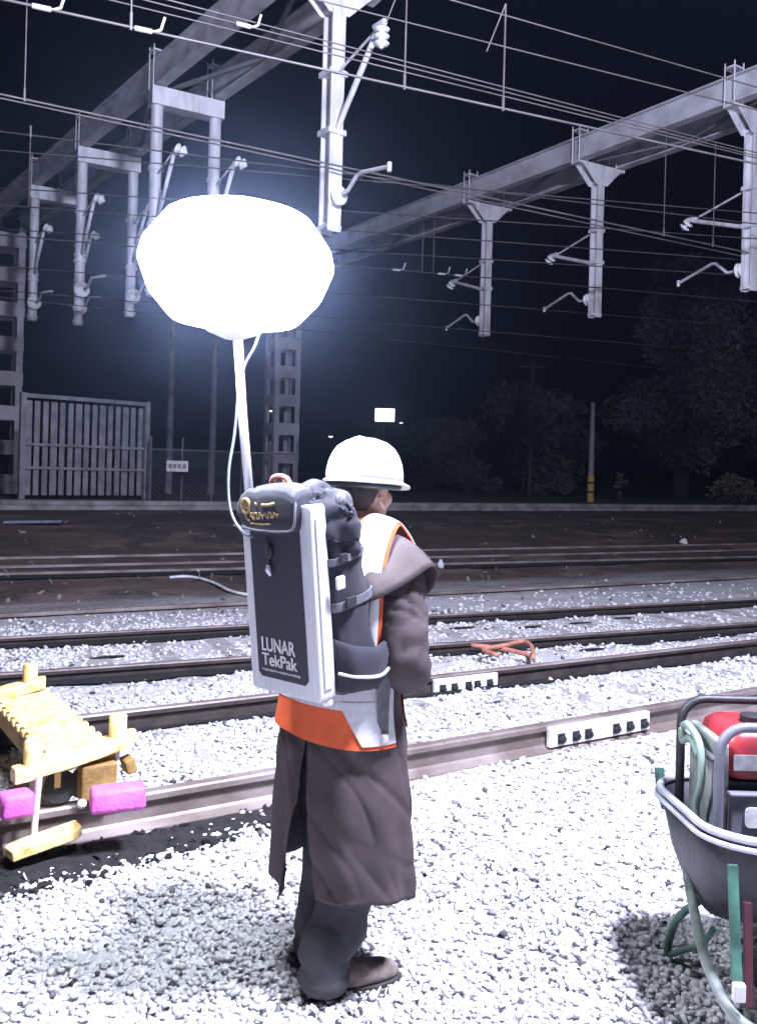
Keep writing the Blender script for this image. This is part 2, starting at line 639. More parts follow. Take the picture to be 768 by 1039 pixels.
def build_dirt_and_shade():
    bm = BM()
    # dark band beside the nearest rail, mostly shade put into the earth colour
    top, bot = [], []
    for i in range(70):
        t = EDGE_T + .6 - i * .06
        tt = t - EDGE_T
        w = .22 + max(0, -tt) * .12 if tt < 0 else max(.02, .22 - tt * .35)
        wob = noise.noise(V((t * 2.3, 1, 1))) * .07 + noise.noise(V((t * 9, 4, 1))) * .03
        row = []
        for k in range(7):
            u = -.06 - (w + wob) * k / 6
            p = DA * t + NA * (CA + u)
            row.append(V((p.x, p.y, .006 + .012 * math.sin(math.pi * k / 6) + .01 * noise.noise(V((p.x * 8, p.y * 8, 2))))))
        top.append(row)
    loft(bm, top, False)
    rnd = random.Random(5)
    for i in range(900):
        t = EDGE_T + .6 - rnd.random() ** .8 * 4.0
        tt = t - EDGE_T
        w = .24 + max(0, -tt) * .14 if tt < 0 else max(.05, .24 - tt * .3)
        p = DA * t + NA * (CA - .07 - w * rnd.random() * 1.1)
        r = .006 + .018 * rnd.random() ** 2.2
        ret = bmesh.ops.create_icosphere(bm, subdivisions=1, radius=r, matrix=Matrix.Translation((p.x, p.y, .010 + r * .15)) @ Euler((rnd.uniform(-.5, .5), rnd.uniform(-.5, .5), rnd.random() * 6)).to_matrix().to_4x4() @ Matrix.Diagonal((1.4, .9, .6, 1)))
        for v in ret['verts']:
            v.co += V((rnd.gauss(0, .2), rnd.gauss(0, .2), rnd.gauss(0, .2))) * r
    for li, (p, d) in enumerate(LINES[1:5]):  # dark strip along the near side of the farther rails
        n = V((-d.y, d.x, 0))
        rows = []
        for i in range(170):
            t = -6 + i * .13
            w = .10 + .05 * li + .16 * noise.noise(V((t * .55, li * 7, 1))) + .06 * noise.noise(V((t * 3, li, 2)))
            w = max(w, .02)
            row = []
            for k_ in range(4):
                q = p + d * t - n * (.03 + w * k_ / 3)
                row.append(V((q.x, q.y, ground_z(q.x, q.y) + .020 + .008 * math.sin(math.pi * k_ / 3))))
            rows.append(row)
        loft(bm, rows, False)
    for q in PITS:  # flat dark patches put the shade of the sleeper gaps into colour
        ring = []
        for k in range(18):
            a = 2 * math.pi * k / 18
            e = 1 + .35 * noise.noise(V((math.cos(a) + q.x, math.sin(a) + q.y, 3)))
            ring.append(q + TDIR * (.17 * e * math.cos(a)) + NDIR * (.05 * e * math.sin(a)) + V((0, 0, .012)))
        c = bm.verts.new(q + V((0, 0, .016)))
        vs = [bm.verts.new(p) for p in ring]
        for i in range(18):
            bm.faces.new((c, vs[i], vs[(i + 1) % 18]))
    o = obj('dirt_and_shade', bm, mat('dark_dirt_and_shade', (0.014, 0.012, 0.012), 0.95, 0, (0.005, 0.005, 0.005), 14, 0.8, 45))
    props(o, 'dark earth with shade painted in, beside the rails and in gaps between sleepers', 'dirt_and_shade', kind='stuff')


def build_stones():
    rng = np.random.default_rng(3)
    ph = (1 + 5 ** .5) / 2
    iv = np.array([(-1, ph, 0), (1, ph, 0), (-1, -ph, 0), (1, -ph, 0), (0, -1, ph), (0, 1, ph), (0, -1, -ph), (0, 1, -ph), (ph, 0, -1), (ph, 0, 1), (-ph, 0, -1), (-ph, 0, 1)], float)
    iv /= np.linalg.norm(iv[0])
    fc = np.array([(0, 11, 5), (0, 5, 1), (0, 1, 7), (0, 7, 10), (0, 10, 11), (1, 5, 9), (5, 11, 4), (11, 10, 2), (10, 7, 6), (7, 1, 8), (3, 9, 4), (3, 4, 2), (3, 2, 6), (3, 6, 8), (3, 8, 9), (4, 9, 5), (2, 4, 11), (6, 2, 10), (8, 6, 7), (9, 8, 1)])
    pts = []

    def scatter(y0, y1, dens, size, zoff):
        n = int(dens * (y1 - y0) * (1.02 * (y0 + y1) / 2 + 1.4))
        y = y0 + (y1 - y0) * rng.random(n)
        w = 0.51 * y + 0.7
        x = (rng.random(n) * 2 - 1) * w
        s = x * NDIR.x + y * NDIR.y
        keep = s < 9.9 + rng.normal(0, .5, n)
        for p, d in LINES:
            dist = np.abs((x - p.x) * -d.y + (y - p.y) * d.x)
            keep &= dist > 0.085 + 0.25 * size
        # a few bare trodden patches between the farther tracks
        for i in np.nonzero(keep)[0]:
            if s[i] > 6.2 and noise.noise(V((x[i] * .8, y[i] * 1.4, 9))) > 0.12 and rng.random() < .75:
                keep[i] = False
        for i in np.nonzero(keep)[0]:
            if in_dirt_and_shade(x[i], y[i]) and rng.random() < .90:
                keep[i] = False
        x, y = x[keep], y[keep]
        r = size * (0.6 + 0.7 * rng.random(len(x)))
        gz = np.array([0.75 * sm(9.6, 19.0, a * NDIR.x + b * NDIR.y) for a, b in zip(x, y)])
        hump = np.array([0.012 * noise.noise(V((a * 1.7, b * 1.7, 1))) for a, b in zip(x, y)])
        z = gz + zoff + hump + rng.normal(0, 0.007, len(x))
        pts.append(np.stack([x, y, z, r], 1))
    scatter(1.9, 4.3, 3100, 0.0155, 0.004)
    scatter(1.9, 4.3, 380, 0.021, 0.006)
    scatter(4.3, 6.6, 1500, 0.0195, 0.005)
    scatter(6.6, 10.5, 480, 0.026, 0.002)
    scatter(10.5, 15, 60, 0.035, 0.004)
    P = np.concatenate(pts)
    n = len(P)
    sc = np.stack([np.ones(n), 0.5 + .45 * rng.random(n), 0.32 + .30 * rng.random(n)], 1) * P[:, 3:4]
    shape = iv[None] * (1 + rng.normal(0, .24, (n, 12, 1)))
    shape = shape * sc[:, None, :]
    q = rng.normal(size=(n, 4))
    q[:, 1:3] *= .20
    q /= np.linalg.norm(q, axis=1)[:, None]
    w, x, y, z = q.T
    Rm = np.stack([1 - 2 * (y * y + z * z), 2 * (x * y - z * w), 2 * (x * z + y * w), 2 * (x * y + z * w), 1 - 2 * (x * x + z * z), 2 * (y * z - x * w), 2 * (x * z - y * w), 2 * (y * z + x * w), 1 - 2 * (x * x + y * y)], 1).reshape(n, 3, 3)
    co = np.einsum('nij,nkj->nki', Rm, shape) + P[:, None, :3]
    faces = (fc[None] + (np.arange(n) * 12)[:, None, None]).reshape(-1, 3)
    me = bpy.data.meshes.new('ballast')
    me.vertices.add(n * 12)
    me.vertices.foreach_set('co', co.astype(np.float32).ravel())
    me.loops.add(len(faces) * 3)
    me.loops.foreach_set('vertex_index', faces.astype(np.int32).ravel())
    me.polygons.add(len(faces))
    me.polygons.foreach_set('loop_start', np.arange(0, len(faces) * 3, 3, dtype=np.int32))
    me.update(calc_edges=True)
    me.validate()
    m, nt, b = new_mat('ballast_stone')
    b.inputs['Roughness'].default_value = 0.85
    N, L = nt.nodes, nt.links
    geo = N.new('ShaderNodeNewGeometry')
    rp = N.new('ShaderNodeValToRGB')
    e = rp.color_ramp.elements
    e[0].position, e[0].color = 0.0, (0.05, 0.048, 0.05, 1)
    e[1].position, e[1].color = 1.0, (0.68, 0.67, 0.68, 1)
    for p_, c_ in ((0.025, .07), (0.04, .34), (0.12, .54), (0.5, .63)):
        x_ = e.new(p_)
        x_.color = (c_, c_ * .985, c_, 1)
    L.new(geo.outputs['Random Per Island'], rp.inputs['Fac'])
    nz = N.new('ShaderNodeTexNoise')
    nz.inputs['Scale'].default_value = 70
    L.new(geo.outputs['Position'], nz.inputs['Vector'])
    mr = N.new('ShaderNodeMapRange')
    mr.inputs['To Min'].default_value = 0.7
    mr.inputs['To Max'].default_value = 1.25
    L.new(nz.outputs['Fac'], mr.inputs['Value'])
    vm = N.new('ShaderNodeVectorMath')
    vm.operation = 'SCALE'
    L.new(rp.outputs['Color'], vm.inputs[0])
    L.new(mr.outputs['Result'], vm.inputs['Scale'])
    L.new(vm.outputs['Vector'], b.inputs['Base Color'])
    me.materials.append(m)
    o = bpy.data.objects.new('ballast', me)
    link(o)
    props(o, 'pale crushed stone ballast heaped over the ground between the rails', 'ballast', kind='stuff')


build_stones()
build_dirt_and_shade()

# ================================================================== GANTRIES
BEAM_Z, BEAM_H = 8.0, 0.45


def beam_axis(p1, p2):
    a, b = on_plane(*p1, BEAM_Z), on_plane(*p2, BEAM_Z)
    return a, (b - a).normalized()


def insulator(m, n=2, r=0.085, step=0.075, neck=0.035):
    bm = BM()
    prof = [(0.02, 0)]
    z = 0.0
    for i in range(n):
        prof += [(neck, z + .008), (r * .9, z + .012), (r, z + .025), (r * .82, z + .045), (neck, z + .06)]
        z += step
    prof += [(0.02, z)]
    lathe(bm, prof, m, 14)
    return bm


def lattice_column(bm, base, top, w, ax, ay, pitch):
    """four corner plates joined by batten plates on all four faces"""
    ln = top - base
    c = 0.19 * w
    for sx in (-1, 1):
        for sy in (-1, 1):
            p = ax * (sx * (w / 2 - c / 2)) + ay * (sy * (w / 2 - .02))
            bar(bm, base + p, top + p, .034, c, ax)
            p = ax * (sx * (w / 2 - .02)) + ay * (sy * (w / 2 - c / 2 - .04))
            bar(bm, base + p, top + p, .034, c, ay)
    k = int(ln.length / pitch)
    for i in range(k + 1):
        h = base + ln * ((i + .2) / (k + .6))
        for s in (-1, 1):
            q = h + ay * (s * (w / 2 + .008))
            bar(bm, q - ax * (w / 2 - .012), q + ax * (w / 2 - .012), .022, pitch * .42)
            q = h + ax * (s * (w / 2 + .008))
            bar(bm, q - ay * (w / 2 - .012), q + ay * (w / 2 - .012), .022, pitch * .42)


def gantry(label, a, d, n0, n1, col_t, near, gap=1.0, col_w=0.86, pitch=0.9):
    """twin girders along d from a + d*n0 to a + d*n1; column at col_t"""
    g = thing('overhead_gantry', label, 'gantry', a + d * col_t + V((0, 0, 0.9 - BEAM_Z)), 'steel gantries carrying the overhead wires')
    for k in (0, 1):
        o = TDIR * (gap * k)
        bm = BM()
        p0, p1 = a + d * n0 + o, a + d * n1 + o
        zc = V((0, 0, BEAM_H / 2))
        bar(bm, p0 + zc, p1 + zc, 0.022, BEAM_H - .03)
        bar(bm, p0 + V((0, 0, .012)), p1 + V((0, 0, .012)), 0.2, 0.024)
        bar(bm, p0 + V((0, 0, BEAM_H - .01)), p1 + V((0, 0, BEAM_H - .01)), 0.2, 0.024)
        obj('girder', bm, M['girder'], g)
    for i in range(int((n1 - n0) / 2.4)):
        q = a + d * (n0 + 1.2 + i * 2.4) + V((0, 0, .05))
        u0, u1 = (.1, gap - .1) if i % 2 else (gap - .1, .1)
        bm = BM()
        bar(bm, q + TDIR * u0, q + d * 2.4 + TDIR * u1, .06, .06)
        obj('bracing', bm, M['girder_grime'], g)
    # the support column under the far end
    c = a + d * col_t + TDIR * (gap / 2)
    base = V((c.x, c.y, ground_z(c.x, c.y) if (c.x * NDIR.x + c.y * NDIR.y) < EDGE_S else 0.93))
    bm = BM()
    ax = TDIR
    ay = NDIR
    lattice_column(bm, base + V((0, 0, .12)), V((c.x, c.y, BEAM_Z - .03)), col_w, ax, ay, pitch)
    col = obj('column', bm, M['column'], g)
    bm = BM()
    box(bm, (0, 0, .06), (1.25, 1.25, .22), Matrix.Translation(base) @ Matrix.Rotation(R(30), 4, 'Z'))
    obj('footing', bm, M['coping'], col, bevel=.02)
    return g


def drop_equipment(post, top, length, side_dir, reach=1.0, tie=0.28, strut=.52, low=.87, post_w=.17, drums=1):
    """cantilever arm, insulators and registration arm that hang off one drop post"""
    def h(f):
        return top - V((0, 0, length * f))
    sd = side_dir
    face = sd * (post_w / 2)
    tip = h(tie - .05) + sd * reach
    tip = V((tip.x, tip.y, (h(tie).z * .55 + h(strut).z * .45) if sd.y > 0 else h(tie).z + .25))
    bm = BM()
    tube(bm, [h(tie) + face, tip], .018, 6)
    tube(bm, [h(strut) + face, tip], .038, 8)
    tube(bm, [tip - sd * .08 + V((0, 0, .03)), tip + sd * .12 + V((0, 0, .03))], .04, 8)
    for f in (tie, strut):
        box(bm, (0, 0, 0), (post_w * 1.35, post_w * 1.35, .07), Matrix.Translation(h(f)) @ Matrix.Rotation(math.atan2(sd.y, sd.x), 4, 'Z'))
    obj('cantilever_arm', bm, M['steel'], post, smooth=True, angle=40)
    hang = V((0, 0, -1)) if sd.y < 0 else (sd * .75 + V((0, 0, -.65))).normalized()
    obj('insulator', insulator(axis_matrix(tip + sd * .06 + hang * .02, hang), 3 if sd.y < 0 else 2, .10, .085), M['porcelain'], post, smooth=True, angle=50)
    p = h(low) + sd * (post_w / 2 + .01)
    obj('insulator', insulator(axis_matrix(p, sd), 2, .125, .08, .06), M['porcelain'], post, smooth=True, angle=50)
    bm = BM()
    q = p + sd * .17
    if sd.y < 0:
        path = [q, q + sd * .12 + V((0, 0, .02)), q + sd * .3 + V((0, 0, .16)), q + sd * .42 + V((0, 0, .17)), q + sd * .95 + V((0, 0, .10))]
    else:
        path = [q, q + sd * .15 + V((0, 0, .0)), q + sd * .38 + V((0, 0, .2)), q + sd * .46 + V((0, 0, .21)), q + sd * 1.15 + V((0, 0, -.02))]
    tube(bm, path, .028, 8)
    tube(bm, [path[-1] - V((0, 0, .06)), path[-1] + V((0, 0, .05))], .03, 8)
    obj('registration_arm', bm, M['steel'], post, smooth=True, angle=50)


def h_post(bm, top, length, w, dirx, diry):
    """rolled H section post"""
    bot = top - V((0, 0, length))
    for s in (-1, 1):
        bar(bm, bot + diry * (s * w / 2), top + diry * (s * w / 2), w, .02, diry)
    bar(bm, bot, top, .018, w - .02, diry)
    for f in (.02, .98):
        q = top - V((0, 0, length * f))
        bar(bm, q - diry * (w / 2 + .012), q + diry * (w / 2 + .012), w * 1.12, .05)


def clamps(bm, c, d, gap):
    for k in (0, 1):
        o = TDIR * (gap * k)
        for s in (-.09, .09):
            bar(bm, c + o + d * s + TDIR * .11 + V((0, 0, -.05)), c + o + d * s + TDIR * .11 + V((0, 0, BEAM_H + .22)), .02, .02)
            bar(bm, c + o + d * s - TDIR * .11 + V((0, 0, -.05)), c + o + d * s - TDIR * .11 + V((0, 0, BEAM_H + .22)), .02, .02)
        bar(bm, c + o + d * -.1 + V((0, 0, BEAM_H + .13)), c + o + d * .1 + V((0, 0, BEAM_H + .13)), .26, .03)


def single_drop(g, a, d, t, zbot, side_dir, gap=1.0, w=.17, **kw):
    """flared bracket under the two girders with one post"""
    c = a + d * t
    mid = c + TDIR * (gap / 2)
    bm = BM()
    n = d
    tops = [(-.42, -.02), (.42, -.02), (.42, -.07), (.12, -.42), (-.12, -.42), (-.42, -.07)]
    for s in (-.10, .10):
        loft(bm, [[mid + TDIR * (u * gap / .84) + V((0, 0, v)) + n * (s + e) for u, v in tops] for e in (-.008, .008)], True, True, True)
    bar(bm, mid - TDIR * gap * .62 + V((0, 0, -.045)), mid + TDIR * gap * .62 + V((0, 0, -.045)), .22, .05)
    clamps(bm, c, d, gap)
    top = mid + V((0, 0, -.3))
    L = top.z - zbot
    h_post(bm, top, L, w, TDIR, d)
    post = obj('drop_post', bm, M['steel'], g)
    drop_equipment(post, top, L, side_dir, post_w=w, **kw)
    return post


def portal_drop(g, a, d, t, zbot, gap=1.0, w=.2):
    """upside-down U: cross head below the twin girders and a leg under each"""
    c = a + d * t
    bm = BM()
    m = frame_from(c + TDIR * -.12 + V((0, 0, -.17)), c + TDIR * (gap + .12) + V((0, 0, -.17)))
    box(bm, (0, 0, m[1] / 2), (.28, .30, m[1]), m[0])
    clamps(bm, c, d, gap)
    head = obj('drop_frame', bm, M['steel'], g, bevel=.03)
    for k in (0, 1):
        top = c + TDIR * (gap * k) + V((0, 0, -.32))
        L = top.z - zbot
        bm = BM()
        tube(bm, [top, top - V((0, 0, L))], w / 2, 14)
        for f in (.33, .62, .66, .97):
            q = top - V((0, 0, L * f))
            tube(bm, [q - V((0, 0, .03)), q + V((0, 0, .03))], w / 2 + .025, 14)
        leg = obj('leg', bm, M['steel'], head, smooth=True, angle=40)
        sd = -d
        tip = top - V((0, 0, L * .33)) + sd * .75 + V((0, 0, .12))
        bm = BM()
        tube(bm, [top - V((0, 0, L * .36)) + sd * .1, tip], .018, 6)
        tube(bm, [top - V((0, 0, L * .62)) + sd * .1, tip], .036, 8)
        obj('cantilever_arm', bm, M['steel'], head, smooth=True)
        obj('insulator', insulator(axis_matrix(tip + sd * .05, (sd * .7 + TDIR * .7 + V((0, 0, -.5))).normalized()), 2, .095, .1, .05), M['porcelain'], head, smooth=True, angle=50)
        low = top - V((0, 0, L * .86)) + sd * (w / 2)
        obj('insulator', insulator(axis_matrix(low, (sd + TDIR * -.15).normalized()), 2, .15, .085, .06), M['porcelain'], head, smooth=True, angle=50)
        bm = BM()
        q = low + sd * .2
        tube(bm, [q, q + sd * .15, q + sd * .4 + V((0, 0, .16)), q + sd * 1.1 + V((0, 0, .08))], .026, 8)
        obj('registration_arm', bm, M['steel'], head, smooth=True)


def beam_t(a, d, px):
    """distance along a beam at which it passes over picture column px"""
    return min((abs(proj(a + d * (i * .02))[0] - px), i * .02) for i in range(-500, 1500) if (a + d * (i * .02)).y > 1)[1]


a1, d1 = beam_axis((200, 56), (21, 200))
a2, d2 = beam_axis((744, 105), (384, 238))
t_col1 = beam_t(a1, d1, -14)
t_col2 = beam_t(a2, d2, 275)
g1 = gantry('steel gantry at upper left whose twin girders carry the three upside-down U frames', a1, d1, -16, t_col1 + .6, t_col1, True)
g2 = gantry('steel gantry at right with flared brackets on its drop posts', a2, d2, -14, t_col2 + .6, t_col2, True)

for px, zb in ((160, 4.55), (84, 4.75), (36, 4.95)):
    portal_drop(g1, a1, d1, beam_t(a1, d1, px), zb)
single_drop(g1, a1, d1, beam_t(a1, d1, 305), 4.80, -d1, w=.2, reach=.95, tie=.30, strut=.56, low=.85)
for px, zb in ((744, 4.95), (588, 4.95), (477, 4.95)):
    single_drop(g2, a2, d2, beam_t(a2, d2, px), zb, d2, reach=1.15, tie=.37, strut=.6, low=.86)

# ================================================================== OVERHEAD WIRES
def wire(label, p0, p1, z, r, back=14, fwd=40, droppers=(), fittings=()):
    a, b = on_plane(*p0, z), on_plane(*p1, z)
    d = (b - a).normalized()
    L = (b - a).length
    A, B = a - d * min(back, 30), b + d * fwd
    bm = BM()
    n = 14
    tube(bm, [A + (B - A) * (i / n) for i in range(n + 1)], r * .8, 6)
    w = obj('overhead_wire', bm, M['wire_dim'] if ('faint' in label or 'thin' in label) else M['wire'], smooth=True)
    props(w, label, 'wire', 'overhead wires strung along the tracks')

    def where(px):
        return min((abs(proj(a + d * (i * .02))[0] - px), i * .02) for i in range(-600, 2500) if (a + d * (i * .02)).y > 1)[1]
    for px, up, spread in droppers:
        q = a + d * where(px)
        bm = BM()
        tube(bm, [q, q + V((0, 0, up))], .008, 5)
        if spread:
            tube(bm, [q + V((0, 0, up)), q + V((0, 0, up * .5)) - d * spread], .007, 5)
        tube(bm, [q - V((0, 0, .025)), q + V((0, 0, .12))], .014, 6)
        obj('dropper', bm, M['wire'], w)
    for px in fittings:
        q = a + d * where(px)
        bm = BM()
        tube(bm, [q - d * .07, q + d * .07], .022, 8)
        tube(bm, [q + d * .08, q + d * .14 + V((0, 0, .03)), q + d * .17 + V((0, 0, .14))], .012, 6)
        obj('clamp', bm, M['steel'], w, smooth=True, angle=50)
    return w


wire('thickest wire with white clamps crossing in front of the tall lit mast', (0, -2), (768, 166), 5.3, .0145, droppers=((510, 1.02, .2), (410, 1.1, .2), (132, 1.3, 0)), fittings=(41, 146, ))
wire('upper of the three close wires above the thickest wire', (200, 7), (600, 111), 6.0, .009)
wire('middle of the three close wires above the thickest wire', (200, 13), (600, 115), 5.9, .009, fittings=(246,))
wire('lower of the three close wires above the thickest wire', (200, 21), (600, 119), 5.8, .009)
wire('topmost wire, entering at the upper edge and holding a dropper', (460, 0), (600, 40), 6.6, .010)
wire('wire below the topmost one, passing above the mast insulator', (349, 6), (600, 69), 6.4, .010)
wire('double wire running under the upside-down U frames, upper strand', (0, 95), (768, 258), 5.6, .016, fwd=60, droppers=((25, 1.6, 0), (673, 1.7, 0), (723, 1.7, 0)))
wire('double wire running under the upside-down U frames, lower strand', (0, 99), (768, 263), 5.55, .012, fwd=60)
wire('thin wire that passes the heads of the two left U frames', (0, 133), (384, 180), 5.9, .012, fwd=60, droppers=((31, -0.9, 0),))
wire('thin wire just under the heads of the two left U frames', (0, 152), (384, 184), 5.8, .011, fwd=60)
wire('thin wire halfway down the left U frames', (0, 190), (384, 216), 5.7, .012, fwd=60)
wire('faint wire passing behind the middle of the left U frames', (0, 232), (384, 256), 5.6, .012, fwd=60)
wire('faint wire right of the lamp at the height of the girder end', (384, 236), (600, 252), 5.7, .013, back=20, fwd=60)
wire('faint wire carrying small fittings behind the leftmost flared drop post', (340, 268), (600, 291), 5.5, .016, back=20, fwd=60, droppers=((428, .9, 0), (440, 1.0, 0)), fittings=(402, 448, 465))
wire('faint wire level with the insulators of the leftmost flared drop post', (340, 297), (600, 318), 5.3, .013, back=20, fwd=60)
wire('faint low wire just beneath the leftmost flared drop post', (340, 323), (600, 345), 5.0, .013, back=20, fwd=60)
wire('lowest faint wire in the dark sky above the white hard hat', (340, 338), (600, 366), 4.8, .012, back=20, fwd=60)

# ================================================================== PERSON
YAW = R(-40)
PERSON = V((-0.12, 3.0, 0.0))
MP = Matrix.Translation(PERSON) @ Matrix.Rotation(YAW, 4, 'Z')
person = None


def capsule_body(name, caps, balls, material, parent, voxel=.008, smooth_it=6):
    bm = BM()
    for p0, r0, p1, r1 in caps:
        p0, p1 = V(p0), V(p1)
        n = 7
        pts, rr = [], []
        ax = (p1 - p0)
        L = ax.length
        ax.normalize()
        for k in range(5):
            a = R(80 - 80 * k / 4)
            pts.append(p0 - ax * (r0 * math.sin(a)))
            rr.append(max(r0 * math.cos(a), .001))
        for k in range(1, n):
            pts.append(p0.lerp(p1, k / n))
            rr.append(r0 + (r1 - r0) * k / n)
        for k in range(5):
            a = R(80 * k / 4)
            pts.append(p1 + ax * (r1 * math.sin(a)))
            rr.append(max(r1 * math.cos(a), .001))
        tube(bm, pts, rr, 14)
    for c, rad, rot in balls:
        ret = bmesh.ops.create_uvsphere(bm, u_segments=20, v_segments=14, radius=1)
        bmesh.ops.transform(bm, matrix=Matrix.Translation(c) @ (rot or Matrix.Identity(4)) @ Matrix.Diagonal((*rad, 1)), verts=ret['verts'])
    o = obj(name, bm, material, parent, space='local')
    m = o.modifiers.new('remesh', 'REMESH')
    m.mode = 'VOXEL'
    m.voxel_size = voxel
    m.use_smooth_shade = True
    s = o.modifiers.new('smooth', 'SMOOTH')
    s.iterations = smooth_it
    s.factor = .5
    dg = bpy.context.evaluated_depsgraph_get()
    me = bpy.data.meshes.new_from_object(o.evaluated_get(dg))
    o.modifiers.clear()
    old = o.data
    o.data = me
    bpy.data.meshes.remove(old)
    me.polygons.foreach_set('use_smooth', [True] * len(me.polygons))
    return o


HEAD = V((0.0, 0.115, 1.635))
HYAW = Matrix.Rotation(R(5), 4, 'Z')     # head turned a little further to the right


def hd(x, y, z):
    return HEAD + (HYAW @ V((x, y, z)))


SH, EL, WR = V((.19, .065, 1.42)), V((.262, .045, 1.105)), V((.06, .275, 1.10))
SHL, ELL, WRL = V((-.19, .065, 1.42)), V((-.262, .05, 1.12)), V((-.09, .30, 1.10))
RF, LF = V((.055, -.075, 0)), V((-.10, .055, 0))


def build_person():
    global person
    caps = [((0, .03, .98), .13, (0, .06, 1.32), .135), ((-.10, .07, 1.40), .085, (.10, .07, 1.40), .085), ((0, .085, 1.45), .062, (0, .105, 1.58), .056)]
    for s, e, w, hand in ((SH, EL, WR, 1), (SHL, ELL, WRL, -1)):
        caps += [(s, .058, e, .043), (e, .043, w, .03)]
        fd = (w - e).normalized()
        side = V((-hand * .9, .15, 0)).normalized()
        side = (side - fd * side.dot(fd)).normalized()
        upv = side.cross(fd)
        pc = w + fd * .055
        for k in range(4):
            u = (k - 1.5) * .020
            base = w + fd * .02 + upv * u * .7
            kn = w + fd * .098 + upv * u
            caps.append((base, .014, kn, .0115))
            ln = (.038, .045, .042, .032)[k]
            p1 = kn + fd * ln * .8 + side * ln * .55
            p2 = p1 + side * ln * .75 + fd * ln * .05
            caps.append((kn, .0105, p1, .0095))
            caps.append((p1, .0095, p2, .008))
        tb = w + fd * .03 + upv * .03
        tk = tb + fd * .04 + upv * .028 + side * .022
        caps += [(tb, .014, tk, .0115), (tk, .0115, tk + fd * .035 + side * .014, .009)]
    for f, hip in ((RF, V((.095, .03, .93))), (LF, V((-.095, .03, .93)))):
        kn = (hip + f) / 2 + V((0, .05, .03))
        an = f + V((0, 0, .10))
        caps += [(hip, .075, kn, .05), (kn, .048, an, .036), (an, .034, f + V((.0, .11, .045)), .03)]
    I = HYAW
    balls = [(tuple(hd(0, -.008, .055)), (.077, .098, .098), I), (tuple(hd(0, .03, -.02)), (.062, .072, .085), I),
             (tuple(hd(0, .062, -.075)), (.038, .035, .028), I),          # chin
             (tuple(hd(0, .102, .0)), (.013, .02, .022), I), (tuple(hd(0, .098, .02)), (.010, .012, .03), I),   # nose
             (tuple(hd(0, .086, -.036)), (.024, .014, .007), I), (tuple(hd(0, .084, -.048)), (.021, .014, .007), I),  # lips
             (tuple(hd(0, .084, .047)), (.055, .02, .012), I),            # brow
             (tuple(hd(.045, .06, -.005)), (.025, .03, .028), I), (tuple(hd(-.045, .06, -.005)), (.025, .03, .028), I)]  # cheeks
    for s in (-1, 1):
        for k in range(9):                                               # ear: helix rim and lobe
            an = R(-100 + 260 * k / 8)
            balls.append((tuple(hd(s * .084, -.008 + .017 * -math.cos(an), .004 + .030 * math.sin(an))), (.007, .0075, .0075), None))
        balls.append((tuple(hd(s * .078, -.004, .0)), (.008, .014, .022), I))
        balls.append((tuple(hd(s * .082, .0, -.030)), (.007, .008, .010), I))
    bm = BM()
    person = capsule_body('person', caps, balls, M['skin'], None, .0065, 3)
    person.matrix_world = MP
    WM[person.name] = MP.copy()
    props(person, 'worker in white hard hat, long brown coat and orange vest carrying the balloon lamp', 'person')
    # eyes
    for s in (-1, 1):
        bm = BM()
        bmesh.ops.create_uvsphere(bm, u_segments=12, v_segments=8, radius=.0115, matrix=Matrix.Translation(hd(s * .032, .078, .022)))
        obj('eye', bm, M['porcelain'], person, smooth=True, space='local')
        bm = BM()
        bmesh.ops.create_uvsphere(bm, u_segments=10, v_segments=6, radius=.006, matrix=Matrix.Translation(hd(s * .032, .0865, .022)))
        obj('iris', bm, M['black'], person, smooth=True, space='local')


build_person()


def ell(c, rx, ry, z, n=64, e=2.3, a0=0, a1=360, fold=0.0, seed=0, extra=None):
    out = []
    for k in range(n):
        f = a0 + (a1 - a0) * k / (n if a1 - a0 >= 360 else n - 1)
        a = R(f)
        sx, sy = math.sin(a), -math.cos(a)
        q = (abs(sx) ** e + abs(sy) ** e) ** (-1 / e)
        w = 0
        if fold:
            w = fold * (math.sin(a * 9 + seed + z * 2.0) * .5 + noise.noise(V((sx * 2.2 + seed, sy * 2.2, z * 1.1))) * 1.4)
        if extra:
            w += extra(f, z)
        out.append(V((c[0] + (rx + w) * sx * q, c[1] + (ry + w) * sy * q, z)))
    return out


def interp(tab, z):
    tab = sorted(tab)
    if z <= tab[0][0]:
        return tab[0][1:]
    for a, b in zip(tab[:-1], tab[1:]):
        if z <= b[0]:
            t = (z - a[0]) / (b[0] - a[0])
            t = t * t * (3 - 2 * t) * .5 + t * .5
            return tuple(u + (v - u) * t for u, v in zip(a[1:], b[1:]))
    return tab[-1][1:]


#       z    cx    cy    rx    ry
TORSO = [(.34, .012, .035, .262, .205), (.60, .01, .03, .25, .198), (.80, .005, .025, .228, .18), (.95, .0, .025, .208, .16), (1.08, 0, .04, .195, .148),
         (1.25, 0, .055, .205, .148), (1.38, 0, .065, .21, .138), (1.46, 0, .075, .185, .118), (1.505, 0, .085, .13, .095), (1.535, 0, .095, .085, .082)]


def torso_ring(z, off=0.0, **k):
    cx, cy, rx, ry = interp(TORSO, z)
    return ell((cx, cy), rx + off, ry + off, z, **k)


def wrinkle(p, seed, sharp=4):
    n = noise.noise(p + V((seed, seed * 2.1, seed * .7)))
    return max(0, 1 - abs(n) * 2.4) ** sharp


